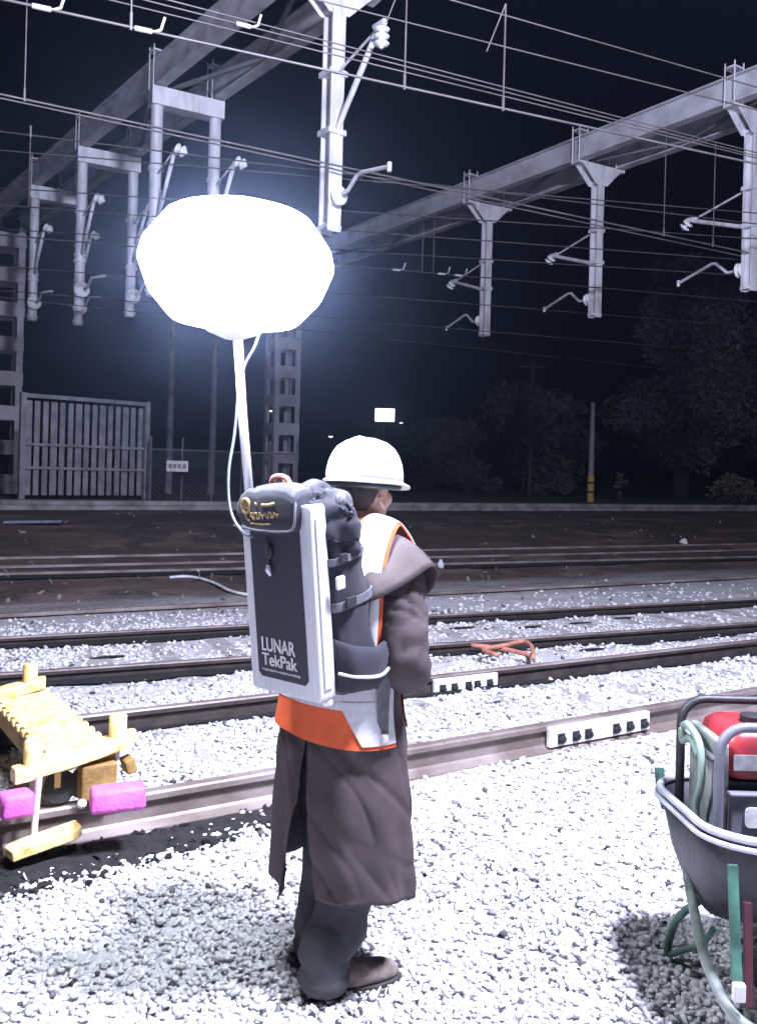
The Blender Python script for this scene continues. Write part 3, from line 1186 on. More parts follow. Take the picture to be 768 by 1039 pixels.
def build_clothes():
    # --- coat: one skin of cloth with an open vent at the back, sleeves, cape and collar
    bm = BM()
    rings = []
    NZ = 96
    for i in range(NZ):
        z = .345 + (1.535 - .345) * i / (NZ - 1)
        gap = 2.0 + 11.0 * max(0, (.86 - z) / .5) ** 1.3 if z < .86 else 0.3
        fold = .011 * min(1, max(0, (1.0 - z) / .5)) + .002

        def crease(f, zz):
            # diagonal pull lines of heavy cloth
            u = R(f) * .22
            c_, s_ = math.cos(R(-52)), math.sin(R(-52))
            al, ac = u * c_ + zz * s_, -u * s_ + zz * c_
            k_ = sm(1.05, .8, zz)
            return k_ * (-.012 * wrinkle(V((al * 1.6, ac * 6.5, 0)), 3.3, 7) - .007 * wrinkle(V((al * 2.6, ac * 9, 3)), 8.1, 6) + .012 * noise.noise(V((al * 2, ac * 4, 5))) + .004 * noise.noise(V((al * 5, ac * 16, 2))))
        r = torso_ring(z, 0, n=220, a0=gap, a1=360 - gap * .7, fold=fold, seed=1.3, extra=crease)
        for k, p in enumerate(r):
            f = k / 219
            # hem lower on the person's left, the left tail hangs to a point
            if z < .7:
                drop = (.7 - z) / .35
                p.z -= drop * .065 * math.exp(-((f - .37) / .13) ** 2)
                p.z += drop * (.02 * math.exp(-((f - .3) / .25) ** 2)) - drop * .02 * math.exp(-((f - 1.0) / .07) ** 2) - drop * .0
                if f > .955:
                    p.x -= drop * .035 * (f - .955) / .045
                    p.y -= drop * .02 * (f - .955) / .045
        rings.append(r)
    loft(bm, rings, closed=False)
    # sleeves

    def sleeve(S, E, W, sd):
        path = spline([S + V((-.05 * sd, 0, -.01)), S + V((.012 * sd, 0, -.05)), (S + E) / 2 + V((.012 * sd, -.01, 0)), E + V((0, -.012, 0)), (E + W) / 2 + V((0, 0, -.012)), W], 14)
        rr = []
        n = len(path)
        for i in range(n):
            t = i / (n - 1)
            r = .068 + .018 * min(1, t * 4) - .020 * sm(.55, 1, t)
            rr.append(r)
        k0 = len(bm.verts)
        tube(bm, path, rr, 48, cap=False)
        bm.verts.ensure_lookup_table()
        for v in bm.verts[k0:]:
            p = v.co.copy()
            c_ = min(path, key=lambda q: (q - p).length_squared)
            o_ = (p - c_).normalized()
            v.co += noise.noise_vector(p * 7 + V((sd, 0, 0))) * .014
            v.co -= o_ * .011 * wrinkle(V(((p.x + p.y) * 2.5 + p.z * 3, p.z * 7 - p.y * 6, p.x * 3)), 7 + sd, 7)
            v.co -= o_ * .008 * wrinkle(V((p.x * 5, p.z * 12 + p.y * 7, p.y * 2)), 3 + sd, 6)
            v.co += o_ * .003 * noise.noise(V((p.x * 14, p.z * 9 - p.y * 9, 2)))
    sleeve(SH, EL, WR, 1)
    sleeve(SHL, ELL, WRL, -1)
    # collar
    rings = []
    for z, r_, o in ((1.51, .088, 0), (1.535, .083, .004), (1.56, .080, .0), (1.567, .086, .0), (1.545, .098, -.002), (1.52, .112, -.004)):
        rings.append(ell((0, .098 + o), r_, r_ * .93, z, n=40, e=2, fold=.003, seed=4))
    loft(bm, rings)
    coat = obj('coat', bm, M['coat'], person, smooth=True, space='local')
    s = coat.modifiers.new('thick', 'SOLIDIFY')
    s.thickness = .005
    s.offset = -1
    # --- shoulder capes
    for sd in (1, -1):
        bm = BM()
        edge = [(.13, -.115, 1.27), (.215, -.105, 1.31), (.285, -.03, 1.365), (.338, .06, 1.425), (.305, .15, 1.39), (.20, .22, 1.31)]
        inner = [(.085, .01, 1.515), (.09, .035, 1.528), (.095, .06, 1.535), (.095, .085, 1.535), (.09, .11, 1.53), (.08, .14, 1.51)]
        E = spline([V((x * sd, y, z)) for x, y, z in edge], 10)
        I_ = spline([V((x * sd, y, z)) for x, y, z in inner], 10)
        rings = []
        for k in range(15):
            t = k / 14
            rings.append([a.lerp(b, t) + V((0, 0, .026 * math.sin(math.pi * t) ** .8)) + V((sd * .004, -.004, 0)) * math.sin(math.pi * t) for a, b in zip(I_, E)])
        loft(bm, rings, False)
        jitter(bm, .006, 9, 2.0 * sd)
        for v in bm.verts:
            v.co.z -= .010 * wrinkle(V((v.co.x * 7 + v.co.z * 3, v.co.y * 6 - v.co.z * 4, v.co.z * 2)), 4 * sd, 5)
        c = obj('cape', bm, M['coat'], coat, smooth=True, space='local')
        s = c.modifiers.new('thick', 'SOLIDIFY')
        s.thickness = .005
        s.offset = -1
    # --- hi-vis vest over the coat: body below the arms, straps over the shoulders
    bm = BM()
    rings = []
    for i in range(22):
        z = .86 + (1.30 - .86) * i / 21
        r = torso_ring(z, .017 + .004 * max(0, (1.0 - z) / .14), n=90, fold=.003, seed=6, a0=-222, a1=88)
        for k, p in enumerate(r):
            if z < 1.0:
                p.z += -.02 * math.cos(R(-222 + 310 * k / 89) - 1.3) * (1.0 - z) / .14
        rings.append(r)
    loft(bm, rings, False)
    vest = obj('vest', bm, M['orange'], person, smooth=True, space='local')

    def strip_on(z0, z1, off, mat_, nm, a0=0, a1=360, n=72, slant=0):
        b2 = BM()
        rr = []
        for i in range(6):
            z = z0 + (z1 - z0) * i / 5
            r = torso_ring(z, off + .004 * max(0, (1.0 - z) / .14), n=n, fold=.003, seed=6, a0=a0 - slant * i, a1=a1 - (.5 * slant))
            for k, p in enumerate(r):
                ang = (a0 + (a1 - a0) * k / n) / 360
                if z < 1.0:
                    p.z += -.02 * math.cos(2 * math.pi * ang - 1.3) * (1.0 - z) / .14
            rr.append(r)
        loft(b2, rr, closed=(a1 - a0 >= 360))
        return obj(nm, b2, mat_, vest, smooth=True, space='local')
    strip_on(.966, 1.03, .0205, M['reflective'], 'reflective_band', -222, 88, 90)
    strip_on(.872, .99, .0225, M['reflective'], 'reflective_panel', 52, 89, 30, 4)
    # straps: broad reflective strip edged in orange, from chest over the shoulder to the back
    for sd in (1, -1):
        def strap(w0, w1, lift, mat_, nm, par):
            ctr = [(.16, -.075, 1.10), (.17, -.078, 1.25), (.158, -.055, 1.40), (.14, .0, 1.50), (.125, .06, 1.552), (.125, .115, 1.545), (.14, .17, 1.48), (.15, .215, 1.35), (.145, .215, 1.20)]
            P_ = spline([V((x * sd, y, z)) for x, y, z in ctr], 6)
            b2 = BM()
            rr = []
            for i, p in enumerate(P_):
                t = (P_[min(i + 1, len(P_) - 1)] - P_[max(i - 1, 0)]).normalized()
                outw = V((p.x * .6, p.y - .07, (p.z - 1.2) * .8)).normalized()
                sidev = t.cross(outw).normalized() * sd
                outw = sidev.cross(t).normalized() * sd
                if outw.dot(V((p.x, p.y - .07, max(0, p.z - 1.3)))) < 0:
                    outw = -outw
                wv = sidev
                rr.append([p + wv * u + outw * (lift - 0.18 * (u - .01) ** 2 * 8) for u in [w0 + (w1 - w0) * k / 6 for k in range(7)]])
            loft(b2, rr, False)
            q = obj(nm, b2, mat_, par, smooth=True, space='local')
            s_ = q.modifiers.new('thick', 'SOLIDIFY')
            s_.thickness = .004
            return q
        strap(-.066, .066, .014, M['orange'], 'shoulder_strap', vest)
        strap(-.054, .054, .020, M['reflective'], 'reflective_strip', vest)
    # --- trousers
    bm = BM()
    for f, hip in ((RF, V((.095, .03, .93))), (LF, V((-.095, .03, .93)))):
        kn = (hip + f) / 2 + V((0, .045, .03))
        path = spline([hip, hip.lerp(kn, .5), kn, kn.lerp(f, .5) + V((0, .005, 0)), f + V((0, -.005, .15)), f + V((0, -.006, .042))], 9)
        rr = []
        n = len(path)
        for i in range(n):
            t = i / (n - 1)
            r = .104 - .022 * t + (.005 * math.sin(t * 62) * sm(.70, .9, t))
            rr.append(r)
        k0 = len(bm.verts)
        tube(bm, path, rr, 26, cap=False)
        bm.verts.ensure_lookup_table()
        for v in bm.verts[k0:]:
            v.co += noise.noise_vector(V((v.co.x * 9, v.co.y * 9, v.co.z * 6))) * .012 * (1 if v.co.z > .05 else .5)
            wr_ = wrinkle(V((v.co.x * 4, v.co.y * 4, v.co.z * 9)), 2.0)
            v.co.x -= (v.co.x - f.x) * wr_ * .14
            v.co.y -= (v.co.y - f.y) * wr_ * .10
            v.co.z = max(v.co.z, .03)
    tr = obj('trousers', bm, M['trouser'], person, smooth=True, space='local')
    s = tr.modifiers.new('thick', 'SOLIDIFY')
    s.thickness = .004
    # --- boots
    for f, yaw in ((RF, -22), (LF, 8)):
        m = Matrix.Translation(f) @ Matrix.Rotation(R(yaw), 4, 'Z') @ Matrix.Translation((0, .035, 0))
        bm = BM()
        rings = []
        for y, w, h, zc in ((-.085, .02, .03, .05), (-.078, .036, .05, .06), (-.04, .042, .075, .07), (.02, .044, .062, .068), (.08, .05, .045, .052), (.13, .054, .036, .045), (.18, .050, .032, .042), (.215, .036, .024, .036), (.228, .014, .012, .03)):
            rings.append([m @ V((w * math.cos(2 * math.pi * k / 20), y, max(.02, zc + h * math.sin(2 * math.pi * k / 20)))) for k in range(20)])
        loft(bm, rings, True, True, True)
        tube(bm, [m @ V((0, -.03, .07)), m @ V((0, -.04, .22))], [.05, .055], 18)
        b_ = obj('boot', bm, M['boot'], person, smooth=True, space='local', angle=60)
        bm = BM()
        sole = [(-.03, -.09), (.03, -.09), (.044, -.04), (.045, .03), (.058, .12), (.052, .19), (.025, .235), (-.025, .235), (-.052, .19), (-.055, .12), (-.042, .03), (-.044, -.04)]
        loft(bm, [[m @ V((x, y, z)) for x, y in sole] for z in (.0, .024)], True, True, True)
        obj('sole', bm, M['sole'], b_, space='local', bevel=.004)
    # --- hair: close-cropped cap below the helmet, short at the nape
    bm = BM()
    rings = []
    for z, rx, ry, oy, a0, a1 in ((.10, .083, .104, -.008, 0, 0), (.06, .0845, .105, -.008, 0, 0), (.02, .083, .104, -.008, 0, 0), (-.015, .078, .097, -.006, 0, 0), (-.045, .068, .086, -.002, 0, 0)):
        lim = 76 if z > .01 else (66 if z > -.03 else 48)
        r = []
        for k in range(41):
            a = R(-lim + 2 * lim * k / 40)
            r.append(hd(rx * math.sin(a), oy - ry * math.cos(a), z))
        rings.append(r)
    loft(bm, rings, False)
    h = obj('hair', bm, M['hair'], person, smooth=True, space='local')
    s = h.modifiers.new('thick', 'SOLIDIFY')
    s.thickness = .006
    # --- hard hat
    bm = BM()
    mh = Matrix.Translation(HEAD) @ HYAW @ Matrix.Translation((0, 0, .058)) @ Matrix.Rotation(R(-3), 4, 'X')
    rings = []
    prof = [(.0, 1.04), (.03, 1.02), (.06, .98), (.09, .89), (.115, .76), (.135, .55), (.145, .30), (.149, .03)]
    for zz, q in prof:
        rings.append([mh @ V((.122 * q * math.sin(2 * math.pi * k / 48), .148 * q * math.cos(2 * math.pi * k / 48) - .002, zz + (.007 * math.exp(-(math.sin(2 * math.pi * k / 48) / .16) ** 2) * min(1, zz / .06) * (1 if q > .1 else 0)))) for k in range(48)])
    loft(bm, rings, True, False, True)
    # rolled lip and front peak
    lip = []
    for dz, q in ((.0, 1.035), (-.004, 1.085), (-.011, 1.09), (-.012, 1.03)):
        row = []
        for k in range(48):
            a = 2 * math.pi * k / 48
            pk = max(0, math.cos(a)) ** 2.2
            row.append(mh @ V((.122 * q * math.sin(a), .148 * q * math.cos(a) + (.066 * pk if q > 1.05 else 0) - .002, dz - (.012 * pk if q > 1.05 else 0))))
        lip.append(row)
    loft(bm, lip, True)
    hat = obj('hard_hat', bm, M['helmet'], person, smooth=True, space='local')
    s = hat.modifiers.new('thick', 'SOLIDIFY')
    s.thickness = .0025
    bm = BM()
    tube(bm, [mh @ V((.116 * math.sin(R(a)), .142 * math.cos(R(a)), -.018)) for a in range(70, 291, 10)], .012, 8)
    obj('headband', bm, M['black'], hat, smooth=True, space='local')


build_clothes()

# ================================================================== BACKPACK LAMP
MK = MP @ Matrix.Translation((.045, -.285, 1.022)) @ Matrix.Rotation(R(7.0), 4, 'X')
CW, CT, CH = .305, .066, .60


def k(x, y, z):
    return MK @ V((x, y, z))


def build_pack():
    lamp = thing('backpack_lamp', 'aluminium backpack case with tall pole and glowing white balloon lamp, worn by the worker', 'lamp', MK)

    def rr_prism(bm, w, h, r, y0, y1, cx=0, cz=0, n=5):
        pr = rounded_rect(w, h, r, n)
        loft(bm, [[V((cx + x, y, cz + z)) for x, z in pr] for y in (y0, y1)], True, True, True)
    bm = BM()
    rr_prism(bm, CW, CH, .018, 0, CT, 0, CH / 2)
    case = obj('case', bm, M['alu'], lamp, smooth=True, angle=30, bevel=.004, space='local')
    # extruded corner ridge on both sides and little feet
    bm = BM()
    for s in (-1, 1):
        box(bm, (s * (CW / 2 + .003), CT * .5, CH / 2), (.006, CT * .5, CH - .08))
        lathe(bm, [(.016, 0), (.018, .01), (.014, .02)], Matrix.Translation((s * (CW / 2 - .02), CT * .7, -.018)), 12)
    obj('side_rib', bm, M['alu'], case, space='local', bevel=.001)
    bm = BM()
    pr = [(-.104, .062), (-.091, .047), (.101, .047), (.114, .062), (.114, CH - .06), (-.104, CH - .06)]
    loft(bm, [[V((x - .010, y, z)) for x, z in pr] for y in (-.004, .004)], True, True, True)
    panel = obj('front_panel', bm, M['panel'], case, space='local', bevel=.0015)
    # lettering
    bm = BM()
    mt = Matrix.Translation((-.090, -.0055, .132)) @ Matrix.Rotation(R(90), 4, 'X')
    w = text_mesh(bm, 'LUNAR', .052, mt, .0008, 1.0)
    k0 = .150 / w
    bm.free()
    bm = BM()
    text_mesh(bm, 'LUNAR', .062, Matrix.Translation((-.092, -.0055, .134)) @ Matrix.Rotation(R(90), 4, 'X'), .0008, k0 * .052 / .062)
    w2 = text_mesh(BM(), 'TekPak', .055, mt, .0008, 1.0)
    text_mesh(bm, 'TekPak', .055, Matrix.Translation((-.092, -.0055, .088)) @ Matrix.Rotation(R(90), 4, 'X'), .0008, .156 / w2)
    obj('lettering', bm, M['letter'], panel, space='local')
    bm = BM()
    x = -.095
    while x < .072:
        ww = random.uniform(.003, .007)
        box(bm, (x + ww / 2, -.0052, .072 + random.uniform(-.0008, .0008)), (ww, .0014, random.uniform(.004, .008)))
        x += ww + .002
    obj('small_print', bm, M['silver'], panel, space='local')
    # hanging latch with pale tip
    bm = BM()
    tube(bm, [V((-.028 + .013 * math.cos(t), -.012, .455 + .022 * math.sin(t))) for t in [2 * math.pi * i / 16 for i in range(16)]], .005, 8, closed=True)
    tube(bm, spline([(-.028, -.012, .50), (-.026, -.016, .475), (-.03, -.012, .43), (-.026, -.012, .405)], 4), .0055, 8)
    lt = obj('latch', bm, M['black'], case, smooth=True, space='local')
    bm = BM()
    tube(bm, [(-.027, -.014, .412), (-.029, -.015, .395), (-.022, -.012, .378)], [.006, .009, .004], 8)
    obj('tip', bm, M['alu'], lt, smooth=True, space='local')
    # black cover over the top
    bm = BM()
    rings = []
    for x, sc in ((-.158, .15), (-.155, .42), (-.142, .62), (-.112, .82), (-.07, .93), (-.02, 1.0), (.03, 1.02), (.07, .96), (.10, .82), (.112, .60), (.116, .2)):
        ring = []
        for t in range(24):
            a = 2 * math.pi * t / 24
            ca, sa = math.cos(a), math.sin(a)
            e = 3.2
            q = (abs(ca) ** e + abs(sa) ** e) ** (-1 / e)
            ring.append(V((x, .035 + .062 * ca * q * (.6 + .4 * sc), .585 + .075 * sa * q * (min(1, sc * 1.35) if sa < 0 else sc))))
        rings.append(ring)
    loft(bm, rings, True, True, True)
    jitter(bm, .005, 16, 1)
    bmesh.ops.subdivide_edges(bm, edges=bm.edges, cuts=2, use_grid_fill=True)
    for v in bm.verts:
        p = v.co.copy()
        v.co.z -= .010 * wrinkle(V((p.x * 9 + p.y * 6, p.y * 9, p.z * 5)), 6.2, 4) * sm(.57, .64, p.z)
    cover = obj('top_cover', bm, M['nylon'], lamp, smooth=True, space='local')
    bm = BM()
    tube(bm, spline([(-.155, -.03, .53), (-.05, -.034, .522), (.06, -.034, .523), (.108, -.03, .535), (.112, -.02, .59), (.10, .0, .630)], 5), .004, 6)
    obj('piping', bm, M['grey_web'], cover, smooth=True, space='local')
    bm = BM()
    Y_ = -.0285
    tube(bm, [V((-.095 + .017 * math.cos(t), Y_, .594 + .022 * math.sin(t))) for t in [2 * math.pi * i / 14 for i in range(14)]], .0055, 6, closed=True)
    tube(bm, [V((-.093 + .006 * math.cos(t), Y_, .596 + .010 * math.sin(t))) for t in [2 * math.pi * i / 10 for i in range(10)]], .003, 6, closed=True)
    script = []
    for i in range(34):
        u = i / 33
        script.append((-.080 + .128 * u + .004 * math.sin(i * 1.9), .562 + .012 * u + .011 * math.sin(i * 1.15) * (1 - .3 * u)))
    tube(bm, spline([V((x, Y_, z)) for x, z in script], 3), .003, 6)
    for pts_, r_ in (([(-.098, .573), (-.094, .556), (-.080, .548)], .004), ([(-.078, .541), (-.03, .540), (.012, .543)], .003), ([(-.022, .600), (.006, .601), (.034, .607)], .0055), ([(-.052, .606), (-.044, .596)], .003)):
        tube(bm, spline([V((x, Y_, z)) for x, z in pts_], 4), r_, 6)
    obj('embroidery', bm, M['gold'], cover, smooth=True, space='local')
    bm = BM()
    tube(bm, spline([(-.055, .05, .645), (-.045, .045, .672), (-.01, .045, .680), (.016, .05, .668), (.022, .05, .640)], 5), .009, 8)
    tube(bm, [(.005, .05, .63), (.003, .048, .677)], .008, 8)
    obj('carry_handle', bm, M['rust_orange'], cover, smooth=True, space='local')
    # black harness bag between the case and the worker's back
    bm = BM()
    secs = [(0.00, .145, .05, .13), (.03, .160, .09, .15), (.10, .168, .112, .165), (.20, .160, .108, .162), (.32, .155, .10, .155), (.44, .155, .088, .142), (.52, .15, .075, .13), (.57, .14, .06, .115), (.60, .09, .03, .10)]
    rings = []
    for z, w, dth, cy in secs:
        rings.append([V((.018 + w * math.copysign(abs(math.cos(a)) ** .55, math.cos(a)), CT - .015 + cy - .045 + dth * math.copysign(abs(math.sin(a)) ** .6, math.sin(a)), z)) for a in [2 * math.pi * i / 40 for i in range(40)]])
    loft(bm, rings, True, True, True)
    bmesh.ops.subdivide_edges(bm, edges=bm.edges, cuts=1, use_grid_fill=True)
    jitter(bm, .010, 13, 3)
    for v in bm.verts:
        p = v.co
        v.co = V((p.x, p.y, p.z)) - V((p.x - .018, p.y - .13, 0)).normalized() * .012 * wrinkle(V((p.x * 6 + p.z * 4, p.y * 9, p.z * 7)), 5, 3)
    bag = obj('harness_bag', bm, M['nylon'], lamp, smooth=True, space='local')
    for z, hh in ((.29, .013), (.43, .011)):
        cy, w, dd_ = .155 - .02 * (z > .4), .159, .107 - .016 * (z > .4)
        b2 = BM()
        loft(b2, [[V((.018 + (w + e) * math.copysign(abs(math.cos(a)) ** .55, math.cos(a)), CT - .06 + cy + (dd_ + e) * math.copysign(abs(math.sin(a)) ** .6, math.sin(a)), z + dz + .012 * math.sin(a * 2))) for a in [2 * math.pi * i / 60 for i in range(60)]] for dz, e in ((-hh, .002), (-hh, .008), (hh, .008), (hh, .002))], True)
        wb = obj('webbing', b2, M['grey_web'], bag, space='local')
    for bc, bs in (((.186, .12, .29), (.010, .045, .036)), ((.184, .10, .43), (.010, .034, .030))):
        b2 = BM()
        box(b2, bc, bs)
        obj('buckle', b2, M['black'], bag, bevel=.004, space='local')
    # bunched fabric that spills over the top towards the neck
    hf = capsule_body('hood_fold', [((-.02, .09, .585), .05, (.09, .10, .61), .058), ((.09, .10, .61), .058, (.155, .135, .55), .05), ((.155, .135, .55), .05, (.165, .15, .46), .04), ((.03, .13, .60), .05, (.12, .16, .585), .05), ((.10, .07, .58), .045, (.15, .10, .50), .035)],
                      [], M['nylon'], bag, .009, 2)
    for v in hf.data.vertices:
        p = v.co.copy()
        nn_ = v.normal.copy()
        v.co += noise.noise_vector(p * 16) * .012 - nn_ * .018 * wrinkle(V((p.x * 9 + p.z * 5, p.y * 8, p.z * 12)), 2.2, 3)
    # hip pad with pale piping
    bm = BM()
    pth = spline([(.14, .07, .10), (.185, .11, .085), (.205, .19, .07), (.2, .25, .085)], 6)
    rings = []
    for i, p in enumerate(pth):
        hgt = .085 - .03 * i / len(pth)
        rings.append([p + V((.022 * math.cos(a), 0, hgt * math.sin(a))) for a in [2 * math.pi * q / 16 for q in range(16)]])
    loft(bm, rings, True, True, True)
    jitter(bm, .006, 16, 6)
    hip = obj('hip_pad', bm, M['nylon'], lamp, smooth=True, space='local')
    bm = BM()
    tube(bm, [p + V((.022, 0, -.022)) for p in pth], .0055, 6)
    obj('piping', bm, M['reflective'], hip, smooth=True, space='local')
    # shoulder straps
    for sx in (-1, 1):
        bm = BM()
        pl = spline([MK.inverted() @ (MP @ V(q)) for q in ((sx * .10, -.10, 1.42), (sx * .10, -.03, 1.555), (sx * .10, .07, 1.58), (sx * .115, .19, 1.49), (sx * .15, .235, 1.32), (sx * .20, .19, 1.15))], 6)
        for p0, p1 in zip(pl[:-1], pl[1:]):
            bar(bm, p0, p1, .05, .014, V((0, .4, 1)))
        if sx < 0:
            obj('shoulder_strap', bm, M['nylon'], lamp, space='local')
        else:
            bm.free()
    # hanging adjuster strap with a white end
    bm = BM()
    pl = spline([MK.inverted() @ (MP @ V(q)) for q in ((.232, -.045, 1.17), (.240, -.04, 1.08), (.236, -.04, .98), (.232, -.035, .885))], 8)
    rings = [[p + V((-.014, -.012, 0)), p + V((.014, .012, 0)), p + V((.011, .016, 0)), p + V((-.017, -.008, 0))] for p in pl]
    loft(bm, rings, True, True, True)
    st = obj('hanging_strap', bm, M['grey_web'], lamp, space='local')
    bm = BM()
    box(bm, tuple(pl[-1] + V((0, 0, -.008))), (.034, .026, .028))
    obj('buckle', bm, M['white_paint'], st, bevel=.006, space='local')
    # white tag and a pale toggle
    bm = BM()
    box(bm, (.188, .075, .36), (.012, .036, .042))
    obj('white_tag', bm, M['white_paint'], bag, bevel=.006, space='local')
    bm = BM()
    bmesh.ops.create_icosphere(bm, subdivisions=2, radius=.013, matrix=Matrix.Translation((.17, .12, .615)) @ Matrix.Diagonal((.9, 1, 1.3, 1)))
    obj('toggle', bm, M['alu'], bag, smooth=True, space='local')
    # pole
    inv = MK.inverted()
    top = at(241, 338, 2.80)
    bot = at(253, 497, 2.80)
    ctr = at(240.5, 268, 2.80)
    axis = (top - bot).normalized()
    bm = BM()
    low = bot - axis * .10
    tube(bm, [inv @ low, inv @ (low.lerp(top, .55) + V((-.004, 0, 0))), inv @ (top + axis * .02)], .0145, 14)
    obj('pole', bm, M['pole'], lamp, smooth=True, space='local')
    # balloon: faceted gores, bright skin; dark seam at the belt and a cap at the foot
    prof = [(.085, -.196), (.19, -.182), (.205, -.172), (.262, -.108), (.270, -.096), (.304, -.010), (.305, .002), (.295, .046), (.288, .060), (.228, .140), (.212, .150), (.12, .180), (.0, .190)]
    bax = (V((0, 0, 1)) * .9 + axis * .1 + V((.03, 0, 0))).normalized()
    mb, _ = frame_from(ctr, ctr + bax)
    bm = BM()
    seg = 48
    rings = []
    for r, z in prof:
        ring = []
        for i in range(seg):
            a = 2 * math.pi * i / seg
            q = 1
            ring.append(inv @ (mb @ V((max(r, .001) * q * math.cos(a), max(r, .001) * q * math.sin(a), z))))
        rings.append(ring)
    loft(bm, rings, True, True, True)
    obj('balloon', bm, emit('glowing_balloon_skin', (0.80, 0.86, 1.0), BALLOON), lamp, smooth=True, angle=24, space='local')
    bm = BM()
    lathe(bm, [(.03, -.236), (.085, -.214), (.10, -.200), (.10, -.194), (.08, -.1935)], inv @ mb, 32)
    obj('balloon_cap', bm, M['white_paint'], lamp, smooth=True, angle=40, space='local')
    bm = BM()
    cab = [at(264, 334, 2.78), at(258, 352, 2.76), at(248, 372, 2.76), at(242, 400, 2.77), at(238, 440, 2.77), at(232, 480, 2.76), at(234, 518, 2.74), at(246, 540, 2.72), at(256, 545, 2.74)]
    tube(bm, [inv @ p for p in spline(cab, 6)], .0042, 8)
    obj('cable', bm, M['cable'], lamp, smooth=True, space='local')


BALLOON = 120.0
build_pack()

# ================================================================== RAIL TROLLEY
def build_trolley():
    T = V((math.cos(R(36)), math.sin(R(36)), 0))
    c = on_plane(60, 842, 0.05)
    tr = thing('rail_trolley', 'yellow ribbed rail trolley with upright pegs and magenta pads straddling the nearest track', 'trolley', V((c.x, c.y, 0)))
    nl, nr = on_plane(13, 788, .36), on_plane(137, 747, .45)
    fl, fr = on_plane(-42, 716, .36), on_plane(46, 692, .45)
    bars = []
    for l, r in ((nl, nr), (fl, fr)):
        d = (r - l).normalized()
        n = V((-d.y, d.x, 0)).normalized()
        L = (r - l).length
        bm = BM()
        prof = [(0, .04), (.05, .055), (.12, .05), (.25, .062), (L - .2, .062), (L - .1, .05), (L - .04, .05), (L, .02)]
        rings = []
        for t, w in prof:
            q = l + d * t
            rings.append([q + n * w + V((0, 0, .02)), q + n * w * .8 + V((0, 0, .034)), q - n * w * .8 + V((0, 0, .034)), q - n * w + V((0, 0, .02)), q - n * w + V((0, 0, -.028)), q + n * w + V((0, 0, -.028))])
        loft(bm, rings, True, True, True)
        cb = obj('crossbar', bm, M['yellow'], tr, bevel=.003)
        for t in (.085, L - .085):
            q = l + d * t + V((0, 0, .03))
            bm = BM()
            lathe(bm, [(.040, 0), (.041, .09), (.036, .098)], Matrix.Translation(q), 18)
            pg = obj('peg', bm, M['yellow'], cb, smooth=True, angle=40)
            bm = BM()
            tube(bm, [q - V((0, 0, .03)), q - V((0, 0, .17))], .012, 8)
            obj('pin', bm, M['steel'], cb, smooth=True, angle=40)
        bars.append((l, r, d, n, L))
    # ribbed deck between the two crossbars
    l, r, d, n, L = bars[0]
    l2, r2, _, _, L2 = bars[1]
    a0 = on_plane(86, 768, .385)
    a1 = on_plane(20, 704, .385)
    ax = (a1 - a0)
    LL = ax.length
    ax.normalize()
    sx = V((ax.y, -ax.x, 0))
    sx = (sx + V((0, 0, .12))).normalized()
    bm = BM()
    W = .30
    up = sx.cross(ax).normalized()
    if up.z < 0:
        up = -up
    for s in (-1, 1):
        bar(bm, a0 + sx * (s * W * .42) - up * .06, a1 + sx * (s * W * .42) - up * .06, .03, .10)
    bar(bm, a0 - up * .032, a1 - up * .032, W * .86, .022, up)
    nrib = 12
    for i in range(nrib):
        q = a0 + ax * (LL * (i + .35) / nrib)
        bar(bm, q - sx * W / 2 - up * .008, q + sx * W / 2 - up * .008, .046, .030, up)
    obj('deck', bm, M['yellow'], tr, bevel=.004)
    bm = BM()
    q = a0 - ax * .02
    bar(bm, q - V((0, 0, .03)) + sx * .05, q - V((0, 0, .19)) + sx * .05, .16, .11, ax)
    bar(bm, q - V((0, 0, .05)) + sx * .19, q - V((0, 0, .12)) + sx * .21, .05, .09, ax)
    bar(bm, a0 - up * .06 - sx * W * .45, a1 - up * .06 - sx * W * .45, .02, .13)  # deck's left side made brown: its shade put into the colour
    obj('end_block', bm, M['ochre'], tr, bevel=.01)
    # magenta pads that rest on the rail
    for px0, px1, yy in ((92, 146, 809), (0, 31, 816)):
        p0, p1 = on_plane(px0, yy + 3, .275), on_plane(px1, yy - 3, .275)
        dd = (p1 - p0).normalized()
        Lp = min((p1 - p0).length, .34)
        m, _ = frame_from(p0, p1)
        bm = BM()
        pr = rounded_rect(.12, .10, .022, 4)
        rings = []
        for t, s in ((0, .9), (.012, 1), (Lp * .3, 1), (Lp * .6, .98), (Lp - .012, 1), (Lp, .9)):
            rings.append([m @ V((x * s, y * s, t)) for x, y in pr])
        loft(bm, rings, True, True, True)
        jitter(bm, .006, 20, px0)
        obj('pad', bm, M['magenta'], tr, smooth=True)
    # low step plate on a rod
    q = on_plane(46, 853, .10)
    m = Matrix.Translation(q) @ Matrix.Rotation(R(38), 4, 'Z') @ Matrix.Rotation(R(-8), 4, 'Y')
    bm = BM()
    pr = [(-.15, -.05), (.12, -.06), (.15, -.03), (.15, .05), (-.12, .06), (-.16, .03)]
    loft(bm, [[m @ V((x, y, z)) for x, y in pr] for z in (-.022, .022)], True, True, True)
    sp = obj('step_plate', bm, M['yellow'], tr, bevel=.006)
    bm = BM()
    r0 = on_plane(34, 848, .11)
    tube(bm, [r0, V((r0.x + .01, r0.y + .02, .36))], .015, 10)
    obj('rod', bm, M['steel'], tr, smooth=True, angle=40)
    bm = BM()
    e = on_plane(83, 816, .2)
    bmesh.ops.create_icosphere(bm, subdivisions=2, radius=.022, matrix=Matrix.Translation(e))
    obj('reflector', bm, M['white_paint'], tr, smooth=True)
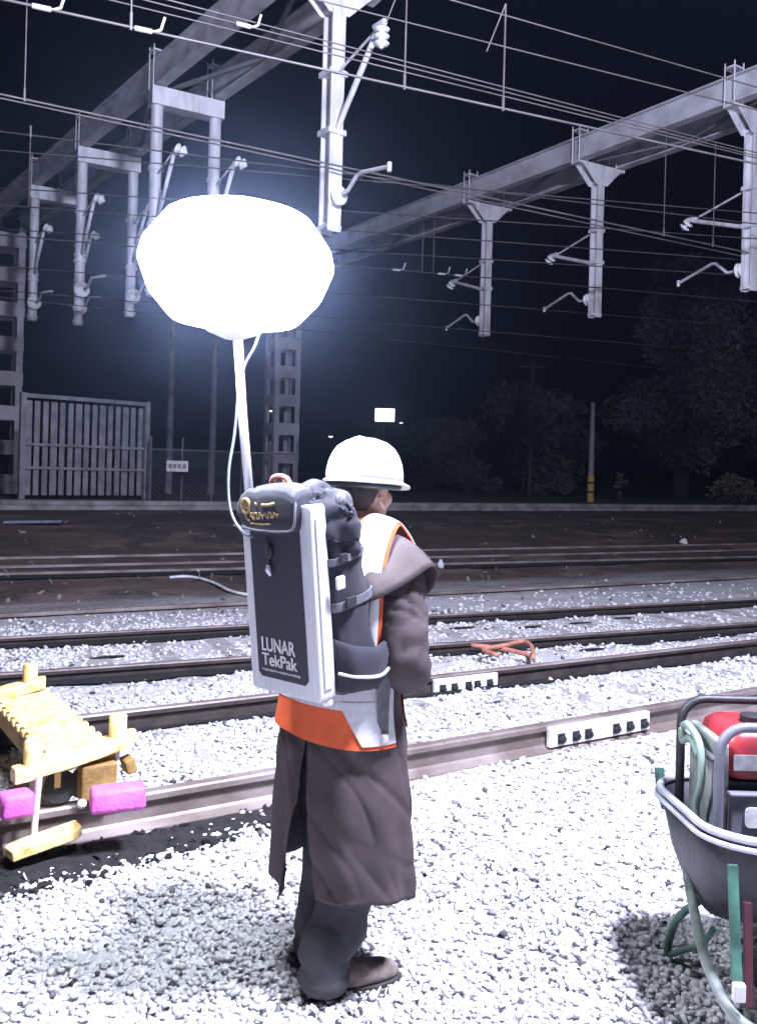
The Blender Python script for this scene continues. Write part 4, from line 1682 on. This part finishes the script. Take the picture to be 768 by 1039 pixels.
    # plates and wheels hidden below, between the pads
    for l, r, d, n, L in bars:
        for t in (.22, L - .22):
            q = l + d * t
            bm = BM()
            lathe(bm, [(.055, -.03), (.075, -.028), (.075, -.018), (.055, -.014), (.055, .03)], axis_matrix(V((q.x, q.y, .262)) + n * .06, n), 20)
            wh = obj('wheel', bm, M['rubber'], tr, smooth=True, angle=40)
            bm = BM()
            bar(bm, V((q.x, q.y, .25)) + n * .09, V((q.x, q.y, q.z - .02)) + n * .05, .04, .012, n)
            obj('wheel_bracket', bm, M['ochre'], wh)


build_trolley()

# ================================================================== WHEELBARROW AND GENERATOR
def build_barrow():
    root = V((1.37, 2.95, 0))
    wb = thing('wheelbarrow', 'dark grey wheelbarrow with pale rolled rim and green frame, holding the red generator', 'wheelbarrow', root)

    def outline(w0, y0, y1, rr, z0, z1, n=8):
        """rim: x half width w0, y from y1 (far) to y0 (near nose)"""
        L = y1 - y0
        pr = rounded_rect(w0 * 2, L, rr, n)
        out = []
        for x, y in pr:
            f = (y + L / 2) / L
            out.append(V((root.x + x, (y0 + y1) / 2 + y, z1 * f + z0 * (1 - f))))
        return out
    rim = outline(.335, 2.60, 3.34, .20, .655, .605)
    mid = outline(.30, 2.70, 3.28, .17, .45, .43)
    bot = outline(.245, 2.86, 3.20, .10, .30, .28)
    inn = [p.lerp(V((root.x, 2.98, p.z)), .04) for p in rim]
    bm = BM()
    loft(bm, [rim, mid, bot], True, False, True)
    tray = obj('tray', bm, M['tray'], wb, smooth=True, angle=40)
    s = tray.modifiers.new('thick', 'SOLIDIFY')
    s.thickness = .004
    bm = BM()
    tube(bm, [p + V((0, 0, 0.004)) for p in rim], .013, 10, closed=True)
    tube(bm, [p.lerp(V((root.x, 2.98, p.z)), -.035) + V((0, 0, -.02)) for p in rim], .009, 8, closed=True)
    obj('rim', bm, M['tray_rim'], tray, smooth=True)
    # frame: a pair of tubes from the handles, under the tray, meeting round the wheel
    bm = BM()
    path = spline([(1.13, 3.40, .50), (1.125, 3.2, .42), (1.085, 2.95, .30), (1.045, 2.70, .235), (1.06, 2.50, .20), (1.20, 2.42, .18), (1.37, 2.40, .18), (1.54, 2.42, .18), (1.68, 2.50, .20), (1.695, 2.70, .235), (1.655, 2.95, .30), (1.615, 3.2, .42), (1.61, 3.40, .50)], 6)
    tube(bm, path, .017, 10)
    frame = obj('frame', bm, M['frame_tube'], wb, smooth=True)
    for sx in (-1, 1):
        bm = BM()
        x = root.x - sx * .245
        tube(bm, spline([(x, 3.37, .48), (x, 3.43, .52), (x, 3.46, .60)], 4), .019, 10)
        h = obj('handle', bm, M['green'], wb, smooth=True, angle=50)
        bm = BM()
        xl = root.x - sx * .29
        tube(bm, spline([(root.x - sx * .245, 2.98, .32), (xl, 3.10, .18), (xl, 3.17, .015), (xl + sx * .05, 3.10, .008)], 5), .014, 8)
        tube(bm, [(xl, 3.16, .03), (root.x - sx * .25, 2.95, .18), (root.x - sx * .25, 2.87, .27)], .011, 8)
        obj('leg', bm, M['green'], wb, smooth=True, angle=50)
        # nose brace with tag
        bm = BM()
        bx = root.x - sx * .315
        bar(bm, (bx + sx * .012, 2.60, .60), (bx - sx * .005, 2.50, .27), .030, .012, V((0, 1, 0)))
        br = obj('brace', bm, M['green'], wb, bevel=.003)
        if sx > 0:
            bm = BM()
            box(bm, (bx - .004, 2.494, .285), (.034, .022, .05))
            obj('tag', bm, M['white_paint'], br, bevel=.004)
            bm = BM()
            bar(bm, (bx + .05, 2.58, .50), (bx + .028, 2.50, .24), .026, .01, V((0, 1, 0)))
            obj('strip', bm, M['dark_red'], br, bevel=.003)
    # wheel
    bm = BM()
    mw = axis_matrix(V((root.x - .045, 2.62, .19)), (1, 0, 0))
    lathe(bm, [(.10, .0), (.16, -.002), (.185, .012), (.192, .045), (.185, .078), (.16, .092), (.10, .09)], mw, 32)
    wh = obj('wheel', bm, M['rubber'], wb, smooth=True, angle=50)
    bm = BM()
    lathe(bm, [(.03, -.02), (.04, .0), (.10, .012), (.105, .045), (.10, .078), (.04, .09), (.03, .11)], mw, 24)
    obj('hub', bm, M['tray_rim'], wh, smooth=True, angle=40)

    # ---- generator inside the tray
    gx, gy, gz = 1.345, 3.02, .435
    gw, gd, gh = .46, .36, .50
    ge = thing('generator', 'red and black portable generator in a tube frame sitting in the wheelbarrow', 'generator', V((gx, gy, gz)))
    for yy in (gy - gd / 2, gy + gd / 2):
        bm = BM()
        pr = rounded_rect(gw, gh, .085, 6)
        tube(bm, [V((gx + x, yy, gz + gh / 2 + z)) for x, z in pr], .016, 10, closed=True)
        obj('frame_hoop', bm, M['panel_grey'] if yy < gy else M['black'], ge, smooth=True)
    for sx in (-1, 1):
        for zz in (gz + .03, gz + gh - .12):
            bm = BM()
            tube(bm, [(gx + sx * gw / 2, gy - gd / 2, zz), (gx + sx * gw / 2, gy + gd / 2, zz)], .012, 8)
            obj('cross_tube', bm, M['black'], ge, smooth=True)
    bm = BM()
    for z0, z1, sc in ((.335, .475, 1),):
        rings = []
        for z, q in ((.32, .94), (.345, 1), (.42, 1), (.455, .94), (.472, .82)):
            rings.append([V((gx + x * q, gy + y * q, gz + z)) for x, y in rounded_rect(gw - .085, gd - .07, .05, 5)])
        loft(bm, rings, True, True, True)
    tank = obj('fuel_tank', bm, M['red'], ge, smooth=True, angle=50)
    bm = BM()
    lathe(bm, [(.04, 0), (.042, .022), (.03, .026)], Matrix.Translation((gx - .05, gy, gz + .472)), 20)
    obj('filler_cap', bm, M['black'], tank, smooth=True, angle=40)
    bm = BM()
    x = gx - .17
    pr = [(-.17, .352), (.17, .352), (.17, .402), (-.17, .402)]
    loft(bm, [[V((gx + x_, gy - (gd - .07) / 2 - e, gz + z_)) for x_, z_ in pr] for e in (.001, .005)], True, True, True)
    obj('silver_strip', bm, M['silver'], tank)
    bm = BM()
    box(bm, (gx, gy, gz + .165), (gw - .10, gd - .10, .29))
    for i in range(7):
        box(bm, (gx + .04, gy - (gd - .10) / 2 - .008, gz + .06 + i * .016), (.22, .02, .007))
    obj('engine_body', bm, M['black'], ge, bevel=.012)
    bm = BM()
    box(bm, (gx - .115, gy - gd / 2 + .012, gz + .215), (.15, .03, .135))
    box(bm, (gx - .115, gy - gd / 2 + .004, gz + .285), (.165, .035, .014))
    cp = obj('control_panel', bm, M['panel_grey'], ge, bevel=.006)
    bm = BM()
    pr = rounded_rect(.07, .065, .016, 4)
    loft(bm, [[V((gx - .112 + x, gy - gd / 2 - .004 - e, gz + .215 + z)) for x, z in pr] for e in (0, .006)], True, True, True)
    obj('white_label', bm, M['white_paint'], cp)
    bm = BM()
    box(bm, (gx + .07, gy - gd / 2 + .02, gz + .17), (.16, .05, .20))
    obj('recoil_cover', bm, M['red'], ge, bevel=.02)
    # pale green lead looped over the frame side
    bm = BM()
    xs = gx - gw / 2 - .012
    tube(bm, spline([(xs, gy + .12, gz + .42), (xs - .015, gy + .03, gz + .445), (xs - .012, gy - .07, gz + .41), (xs - .01, gy - .09, gz + .30), (xs - .012, gy - .05, gz + .19), (xs - .01, gy - .10, gz + .09), (xs + .01, gy - .13, gz + .02)], 6), .013, 8)
    tube(bm, spline([(xs, gy + .14, gz + .40), (xs - .02, gy + .07, gz + .38), (xs - .018, gy + .0, gz + .41), (xs - .012, gy - .06, gz + .37)], 6), .011, 8)
    obj('lead', bm, mat('pale_green_lead', (0.22, 0.30, 0.25), 0.6), ge, smooth=True)
    bm = BM()
    box(bm, (xs + .045, gy, gz + .235), (.03, gd - .07, .40))
    obj('side_cover', bm, M['frame_tube'], ge, bevel=.01)
    return wb


build_barrow()

# ================================================================== SMALL THINGS IN THE YARD
def small_things():
    # bent orange bar by the second rail
    z = .09
    p = [(478, 655), (500, 657), (522, 661), (541, 666)]
    q = [(505, 665), (490, 659), (512, 655), (530, 651), (539, 656), (541, 668)]
    bm = BM()
    tube(bm, spline([on_plane(x, y, z) for x, y in p], 5), .022, 8)
    tube(bm, spline([on_plane(x, y, z + .03) for x, y in q], 5), .022, 8)
    o = obj('bent_bar', bm, M['rust_orange'], smooth=True)
    props(o, 'orange rusty bent bar lying on the ballast between the first and second tracks', 'bar')
    # pale cable
    bm = BM()
    pts = [on_ground(x, y, .03) for x, y in ((172, 586), (188, 585), (203, 587), (218, 592), (232, 599), (248, 603), (262, 604))]
    tube(bm, spline(pts, 5), .022, 7)
    tube(bm, spline([on_ground(203, 588, .03), on_ground(202, 583, .12), on_ground(201, 579, .24)], 4), .012, 6)
    o = obj('cable', bm, M['litter'], smooth=True)
    props(o, 'pale cable trailing over the grey soil left of the backpack', 'cable')
    # litter
    for x, y, h, r, lab in ((447, 577, .16, .06, 'white bottle standing on the ballast right of the worker'), (693, 552, .12, .09, 'small white bag lying on the brown soil at right')):
        g = on_ground(x, y)
        bm = BM()
        lathe(bm, [(r, 0), (r * 1.05, h * .5), (r * .7, h * .75), (r * .35, h * .9), (r * .35, h)], Matrix.Translation(g) @ Matrix.Rotation(R(20 if h < .15 else 0), 4, 'Y'), 12)
        jitter(bm, .015, 9, x)
        o = obj('bottle' if h > .15 else 'bag', bm, M['litter'], smooth=True)
        props(o, lab, 'bottle' if h > .15 else 'bag')
    # flat sheet on soil
    g = on_ground(35, 531)
    bm = BM()
    box(bm, (0, 0, .03), (.95, .5, .05), Matrix.Translation(g) @ Matrix.Rotation(R(10), 4, 'Z'))
    jitter(bm, .05, 2, 3)
    o = obj('metal_sheet', bm, M['blue_rag'], bevel=.01)
    props(o, 'grey blue flat sheet lying on the brown soil below the fence', 'sheet')
    # rubble chips, scattered along the far side
    bm = BM()
    for i in range(230):
        x, y = random.uniform(-20, 790), random.choice((random.uniform(520, 560), random.uniform(560, 612), random.uniform(585, 625)))
        g = on_ground(x, y)
        r = random.uniform(.012, .04)
        bmesh.ops.create_icosphere(bm, subdivisions=1, radius=r, matrix=Matrix.Translation(g + V((0, 0, r * .2))) @ Euler((random.random() * 6, random.random() * 6, random.random() * 6)).to_matrix().to_4x4() @ Matrix.Diagonal((1.8, .9, .5, 1)))
    o = obj('rubble', bm, mat('rubble', (0.22, 0.19, 0.18), 0.9, 0, (0.1, 0.08, 0.075), 3))
    props(o, 'scattered chips of grey rubble over the far brown soil', 'rubble', kind='stuff')


small_things()

# ================================================================== FAR SIDE: FENCES, POLES, SIGN, TREES
LZ = 0.93


def build_far():
    # palisade fence at left
    p0, p1 = on_plane(21, 507, LZ), on_plane(147, 507, LZ)
    d = (p1 - p0)
    L = d.length
    d.normalize()
    Hh = (507 - 403) * (p0.y + p1.y) / 2 / F
    f = thing('slat_fence', 'tall grey steel fence panel of vertical slats beside the left lattice column', 'fence', p0)
    bm = BM()
    for zz in (.52, .30):
        bar(bm, p0 + V((0, 0, Hh * zz)), p1 + V((0, 0, Hh * zz)), .05, .06)
    bar(bm, p0 + V((0, 0, Hh * .975)), p1 + V((0, 0, Hh * .975)), .07, .09)
    obj('fence_rail', bm, M['fence'], f)
    n = V((-d.y, d.x, 0))
    bm = BM()
    ns = 15
    for i in range(ns):
        q = p0 + d * (L * (i + .75) / (ns + .5)) + n * .05
        w = .12 if i % 3 else .15
        bar(bm, q + V((0, 0, .1)), q + V((0, 0, Hh * .93)), w, .015, n)
    obj('slat', bm, M['fence'], f)
    for q in (p0, p1):
        bm = BM()
        bar(bm, q, q + V((0, 0, Hh * 1.0)), .12, .12, n)
        obj('fence_post', bm, M['fence'], f)
    # mesh fence with sign
    q0, q1 = on_plane(152, 508, LZ), on_plane(300, 509, LZ)
    dd = (q1 - q0)
    L2 = dd.length
    dd.normalize()
    nn = V((-dd.y, dd.x, 0))
    H2 = 1.22
    mf = thing('mesh_fence', 'dark wire mesh fence with thin posts behind the lamp pole', 'fence', q0)
    bm = BM()
    for i in range(6):
        q = q0 + dd * (L2 * i / 5)
        tube(bm, [q, q + V((0, 0, H2 + .3))], .025, 6)
    obj('fence_post', bm, M['girder_grime'], mf)
    bm = BM()
    tube(bm, [q0 + V((0, 0, H2)), q1 + V((0, 0, H2))], .02, 6)
    k_ = int(L2 / .12)
    for i in range(-8, k_):
        for s in (0, 1):
            a_ = max(0, i * .12)
            z0 = (a_ - i * .12)
            b_ = i * .12 + H2
            e_ = min(b_, L2)
            za, zb = z0, H2 - (b_ - e_)
            if e_ <= a_:
                continue
            if s:
                za, zb = H2 - za, H2 - zb
            tube(bm, [q0 + dd * a_ + V((0, 0, za)), q0 + dd * e_ + V((0, 0, zb))], .004, 3, cap=False)
    obj('wire_mesh', bm, M['girder_grime'], mf)
    # white sign on the fence
    c = at(180, 473, q0.y * .995 + .05)
    bm = BM()
    sc = c.y / F
    box(bm, (0, 0, 0), (22 * sc, .02, 11 * sc), Matrix.Translation(c))
    sg = obj('sign', bm, M['white_paint'])
    props(sg, 'small white sign board fixed to the dark mesh fence', 'sign')
    bm = BM()
    for i, u in enumerate((-.32, -.12, .1, .32)):
        box(bm, (u * 22 * sc, -.013, 0), (3.2 * sc, .006, 4.5 * sc), Matrix.Translation(c))
    obj('marking', bm, M['fence'], sg)
    # two slim posts behind
    for (x0, y0, x1, y1), lab in (((177, 330, 171, 490), 'slim pale post rising behind the mesh fence, nearer the slat fence'), ((221, 330, 214, 490), 'slim pale post rising behind the mesh fence, nearer the lamp pole')):
        b_ = at(x1, y1, 27)
        bm = BM()
        g = V((b_.x, b_.y, LZ))
        t = at(x0, y0 - 40, 27)
        tube(bm, [g, V((t.x, t.y, t.z))], [.11, .08], 10)
        bar(bm, V((t.x - .4, t.y, t.z - .2)), V((t.x + .5, t.y, t.z - .2)), .06, .06)
        o = obj('post', bm, M['fence'], smooth=True, angle=40)
        props(o, lab, 'post')
    # pole with yellow foot
    g = on_plane(599, 509, LZ)
    g = at(599, 505, 30)
    g.z = LZ
    t = at(594, 408, 30)
    pl = thing('pole', 'slender grey pole with a yellow banded foot standing at the platform edge', 'pole', g)
    bm = BM()
    tube(bm, [g + V((0, 0, .9)), V((g.x, g.y, t.z))], [.10, .075], 12)
    obj('shaft', bm, M['fence'], pl, smooth=True, angle=40)
    bm = BM()
    tube(bm, [g, g + V((0, 0, .9))], .115, 12)
    ft = obj('foot', bm, M['bollard_yellow'], pl, smooth=True, angle=40)
    bm = BM()
    for z in (.3, .62):
        tube(bm, [g + V((0, 0, z)), g + V((0, 0, z + .07))], .119, 12)
    obj('band', bm, M['rubber'], ft, smooth=True, angle=40)
    g = at(537, 500, 38)
    bm = BM()
    g.z = LZ
    tube(bm, [g, V((g.x, g.y, at(537, 366, 38).z))], [.11, .08], 8)
    bar(bm, V((g.x - .5, g.y, at(537, 372, 38).z)), V((g.x + .5, g.y, at(537, 372, 38).z)), .07, .07)
    o = obj('pole', bm, M['wire_dim'], smooth=True, angle=40)
    props(o, 'dim dark pole with a short cross arm behind the bushes', 'pole')
    # lit sign box far off
    c = at(390.5, 421, 62)
    ls = thing('lit_sign', 'small bright white lit box on a post far behind the hard hat', 'sign', V((c.x, c.y, LZ)))
    bm = BM()
    tube(bm, [V((c.x, c.y + .3, LZ)), V((c.x, c.y + .3, c.z))], .09, 8)
    obj('post', bm, M['girder_grime'], ls)
    bm = BM()
    box(bm, tuple(c + V((0, .12, 0))), (19.5 * 62 / F + .08, .2, 13 * 62 / F + .08))
    obj('housing', bm, M['girder_grime'], ls)
    bm = BM()
    box(bm, tuple(c), (19.5 * 62 / F, .03, 13 * 62 / F))
    obj('light_face', bm, emit('lit_face', (0.95, 0.97, 1.0), 3.0), ls)
    # far lamp specks
    for (x, y, dd_, lab) in ((275.5, 417, 48, 'tiny lit lamp on a thin stake left of the central column'), (335.5, 443, 48, 'tiny lit lamp on a thin stake above the hard hat'), (407, 429, 60, 'tiny lit lamp on a thin stake beside the lit box')):
        c = at(x, y, dd_)
        ld = thing('small_lamp', lab, 'lamp', V((c.x, c.y, LZ)), 'tiny lamps far behind the yard')
        bm = BM()
        tube(bm, [V((c.x, c.y + .05, LZ)), V((c.x, c.y + .05, c.z))], .02, 5)
        obj('stake', bm, M['girder_grime'], ld)
        bm = BM()
        box(bm, tuple(c), (.22, .06, .08))
        obj('lens', bm, emit('small_lamp_glow', (1.0, 0.93, 0.82), 1.5), ld)


build_far()


def foliage_bm(clumps, leaf, per, rng, flat=1.0):
    bm_v, bm_f = [], []
    for (cx, cy, cz, rx, ry, rz) in clumps:
        n = int(per * (rx * ry + rx * rz + ry * rz) / 3)
        u = rng.normal(size=(n, 3))
        u /= np.linalg.norm(u, axis=1)[:, None]
        rad = rng.random(n) ** .45
        # ragged surface
        rad *= .72 + .5 * np.array([.5 + .5 * noise.noise(V(tuple(q * 2.3 + np.array((cx, cy, cz))))) for q in u])
        c = np.array((cx, cy, cz)) + u * rad[:, None] * np.array((rx, ry, rz))
        a = rng.normal(size=(n, 3))
        a /= np.linalg.norm(a, axis=1)[:, None]
        b = np.cross(a, rng.normal(size=(n, 3)))
        b /= np.linalg.norm(b, axis=1)[:, None] + 1e-9
        s = leaf * (.6 + .8 * rng.random(n))[:, None]
        base = sum(len(v) for v in bm_v)
        quad = np.stack([c - a * s, c + b * s * .45, c + a * s, c - b * s * .45], 1)
        bm_v.append(quad.reshape(-1, 3))
        bm_f.append(np.arange(n * 4).reshape(-1, 4) + base)
    return np.concatenate(bm_v), np.concatenate(bm_f)


def mesh_from(name, v, f, material, parent):
    me = bpy.data.meshes.new(name)
    v = v - np.array(WM[parent.name].translation)
    me.vertices.add(len(v))
    me.vertices.foreach_set('co', v.astype(np.float32).ravel())
    me.loops.add(f.size)
    me.loops.foreach_set('vertex_index', f.astype(np.int32).ravel())
    me.polygons.add(len(f))
    me.polygons.foreach_set('loop_start', np.arange(0, f.size, 4, dtype=np.int32))
    me.update(calc_edges=True)
    me.materials.append(material)
    o = bpy.data.objects.new(name, me)
    return link(o, parent)


def tree(name, label, cat, px, d, ytop, halfw_px, seed, leaf=.28, per=110, nl=14, ybot=None, material=None, group=None, trunk=True):
    rng = np.random.default_rng(seed)
    g = at(px, 500, d)
    g.z = LZ
    H = at(px, ytop, d).z - LZ
    W = halfw_px * d / F
    t = thing(name, label, cat, g, group)
    zb = H * .22 if ybot is None else ybot
    clumps = []
    for i in range(nl):
        a = rng.random() * 6.283
        rr = W * .62 * math.sqrt(rng.random())
        z = zb + (H - zb) * (rng.random() ** .8) * .82
        k_ = 1 - .45 * ((z - zb) / (H - zb)) ** 2
        r = W * (.24 + .22 * rng.random())
        clumps.append((g.x + rr * k_ * math.cos(a), g.y + rr * k_ * math.sin(a), LZ + z, r * 1.1, r * 1.1, r * .75))
    clumps.append((g.x, g.y, LZ + H * .86, W * .42, W * .42, H * .14))
    if trunk:
        bm = BM()
        tube(bm, [g - V((0, 0, .1)), g + V((.1, 0, H * .25)), g + V((-.1, .1, H * .5)), g + V((0, 0, H * .8))], [.035 * H, .028 * H, .018 * H, .006 * H], 9)
        for c in clumps[:9]:
            s0 = g + V((0, 0, min(H * .6, max(H * .15, (c[2] - LZ) * .6))))
            e0 = V(c[:3])
            tube(bm, [s0, s0.lerp(e0, .5) + V((0, 0, .25)), e0], [.012 * H, .008 * H, .003 * H], 6)
        obj('trunk', bm, M['bark'], t, smooth=True)
    v, f = foliage_bm(clumps, leaf, per, rng)
    mesh_from('crown' if trunk else 'foliage', v, f, material or M['leaf'], t)
    return t


tree('tree', 'large leafy tree behind the right drop posts, tallest of the dark growth', 'tree', 690, 42, 258, 92, 11, leaf=.15, per=900, nl=34, ybot=1.5)
tree('tree', 'dark tree at the right edge of the view behind the rightmost drop post', 'tree', 800, 46, 290, 80, 12, leaf=.17, per=420, nl=18, ybot=1.5)
tree('tree', 'low dark tree between the lit box and the large leafy tree', 'tree', 545, 50, 392, 70, 13, leaf=.25, per=120, nl=14)
tree('tree', 'low dark tree just right of the hard hat', 'tree', 450, 52, 425, 60, 14, leaf=.25, per=110, nl=12)
for i, (px, dd_, yt, hw, lab) in enumerate(((745, 37, 484, 34, 'wide pale scrubby bush at the right end of the platform edge'), (628, 36, 478, 11, 'narrow pale bush right of the yellow footed pole'), (560, 40, 462, 44, 'dark low bush left of the yellow footed pole'), (480, 42, 468, 44, 'dark low bush behind the platform edge near the hard hat'))):
    tree('bush', lab, 'bush', px, dd_, yt, hw, 30 + i, leaf=.11, per=420, nl=9, ybot=.1, material=M['leaf_pale'] if 'pale' in lab else M['leaf'], group='bushes behind the platform edge', trunk=False)

# ================================================================== HAZE, SKY AND LIGHT
def build_haze():
    bm = BM()
    box(bm, (0, 60, 10), (170, 200, 24.0))
    m = bpy.data.materials.new('night_haze')
    m.use_nodes = True
    nt = m.node_tree
    for n in list(nt.nodes):
        if n.type != 'OUTPUT_MATERIAL':
            nt.nodes.remove(n)
    out = [n for n in nt.nodes if n.type == 'OUTPUT_MATERIAL'][0]
    v = nt.nodes.new('ShaderNodeVolumePrincipled')
    v.inputs['Color'].default_value = (0.48, 0.60, 1.0, 1)
    v.inputs['Density'].default_value = HAZE
    v.inputs['Anisotropy'].default_value = 0.91
    nt.links.new(v.outputs['Volume'], out.inputs['Volume'])
    o = obj('haze', bm, m)
    props(o, kind='stuff')
    o['label'] = 'thin night haze glowing around the balloon lamp'
    o['category'] = 'haze'


HAZE = 0.0036
if HAZE:
    build_haze()

world = bpy.data.worlds.new('World')
scene.world = world
world.use_nodes = True
nt = world.node_tree
bg = nt.nodes['Background']
sky = nt.nodes.new('ShaderNodeTexSky')
sky.sky_type = 'NISHITA'
sky.sun_disc = False
sky.sun_elevation = R(40)
sky.sun_rotation = R(110)
nt.links.new(sky.outputs['Color'], bg.inputs['Color'])
bg.inputs['Strength'].default_value = 0.00006

# weak fill from a sun lamp, added to lift the far trees; no moon known
sd = bpy.data.lights.new('fill_sun', 'SUN')
sd.energy = 0.07
sd.angle = R(0.5)
sd.color = (0.85, 0.9, 1.0)
so = bpy.data.objects.new('fill_sun', sd)
so.rotation_euler = (R(50), 0, R(70))
COL.objects.link(so)

# the second work light of the site, on the camera's right: its shadows fall to the left in the photograph
ld = bpy.data.lights.new('work_light', 'POINT')
ld.energy = 9000
ld.shadow_soft_size = 0.5
ld.color = (0.735, 0.755, 1.0)
lo = bpy.data.objects.new('work_light', ld)
lo.location = (2.4, 1.9, 6.8)
COL.objects.link(lo)

scene.view_settings.view_transform = 'Standard'
scene.view_settings.look = 'None'
scene.view_settings.exposure = 0.22
scene.view_settings.gamma = 1.0
scene.cycles.use_denoising = True
scene.cycles.max_bounces = 6
scene.cycles.volume_bounces = 0
scene.cycles.use_adaptive_sampling = False
scene.cycles.sample_clamp_indirect = 5.0
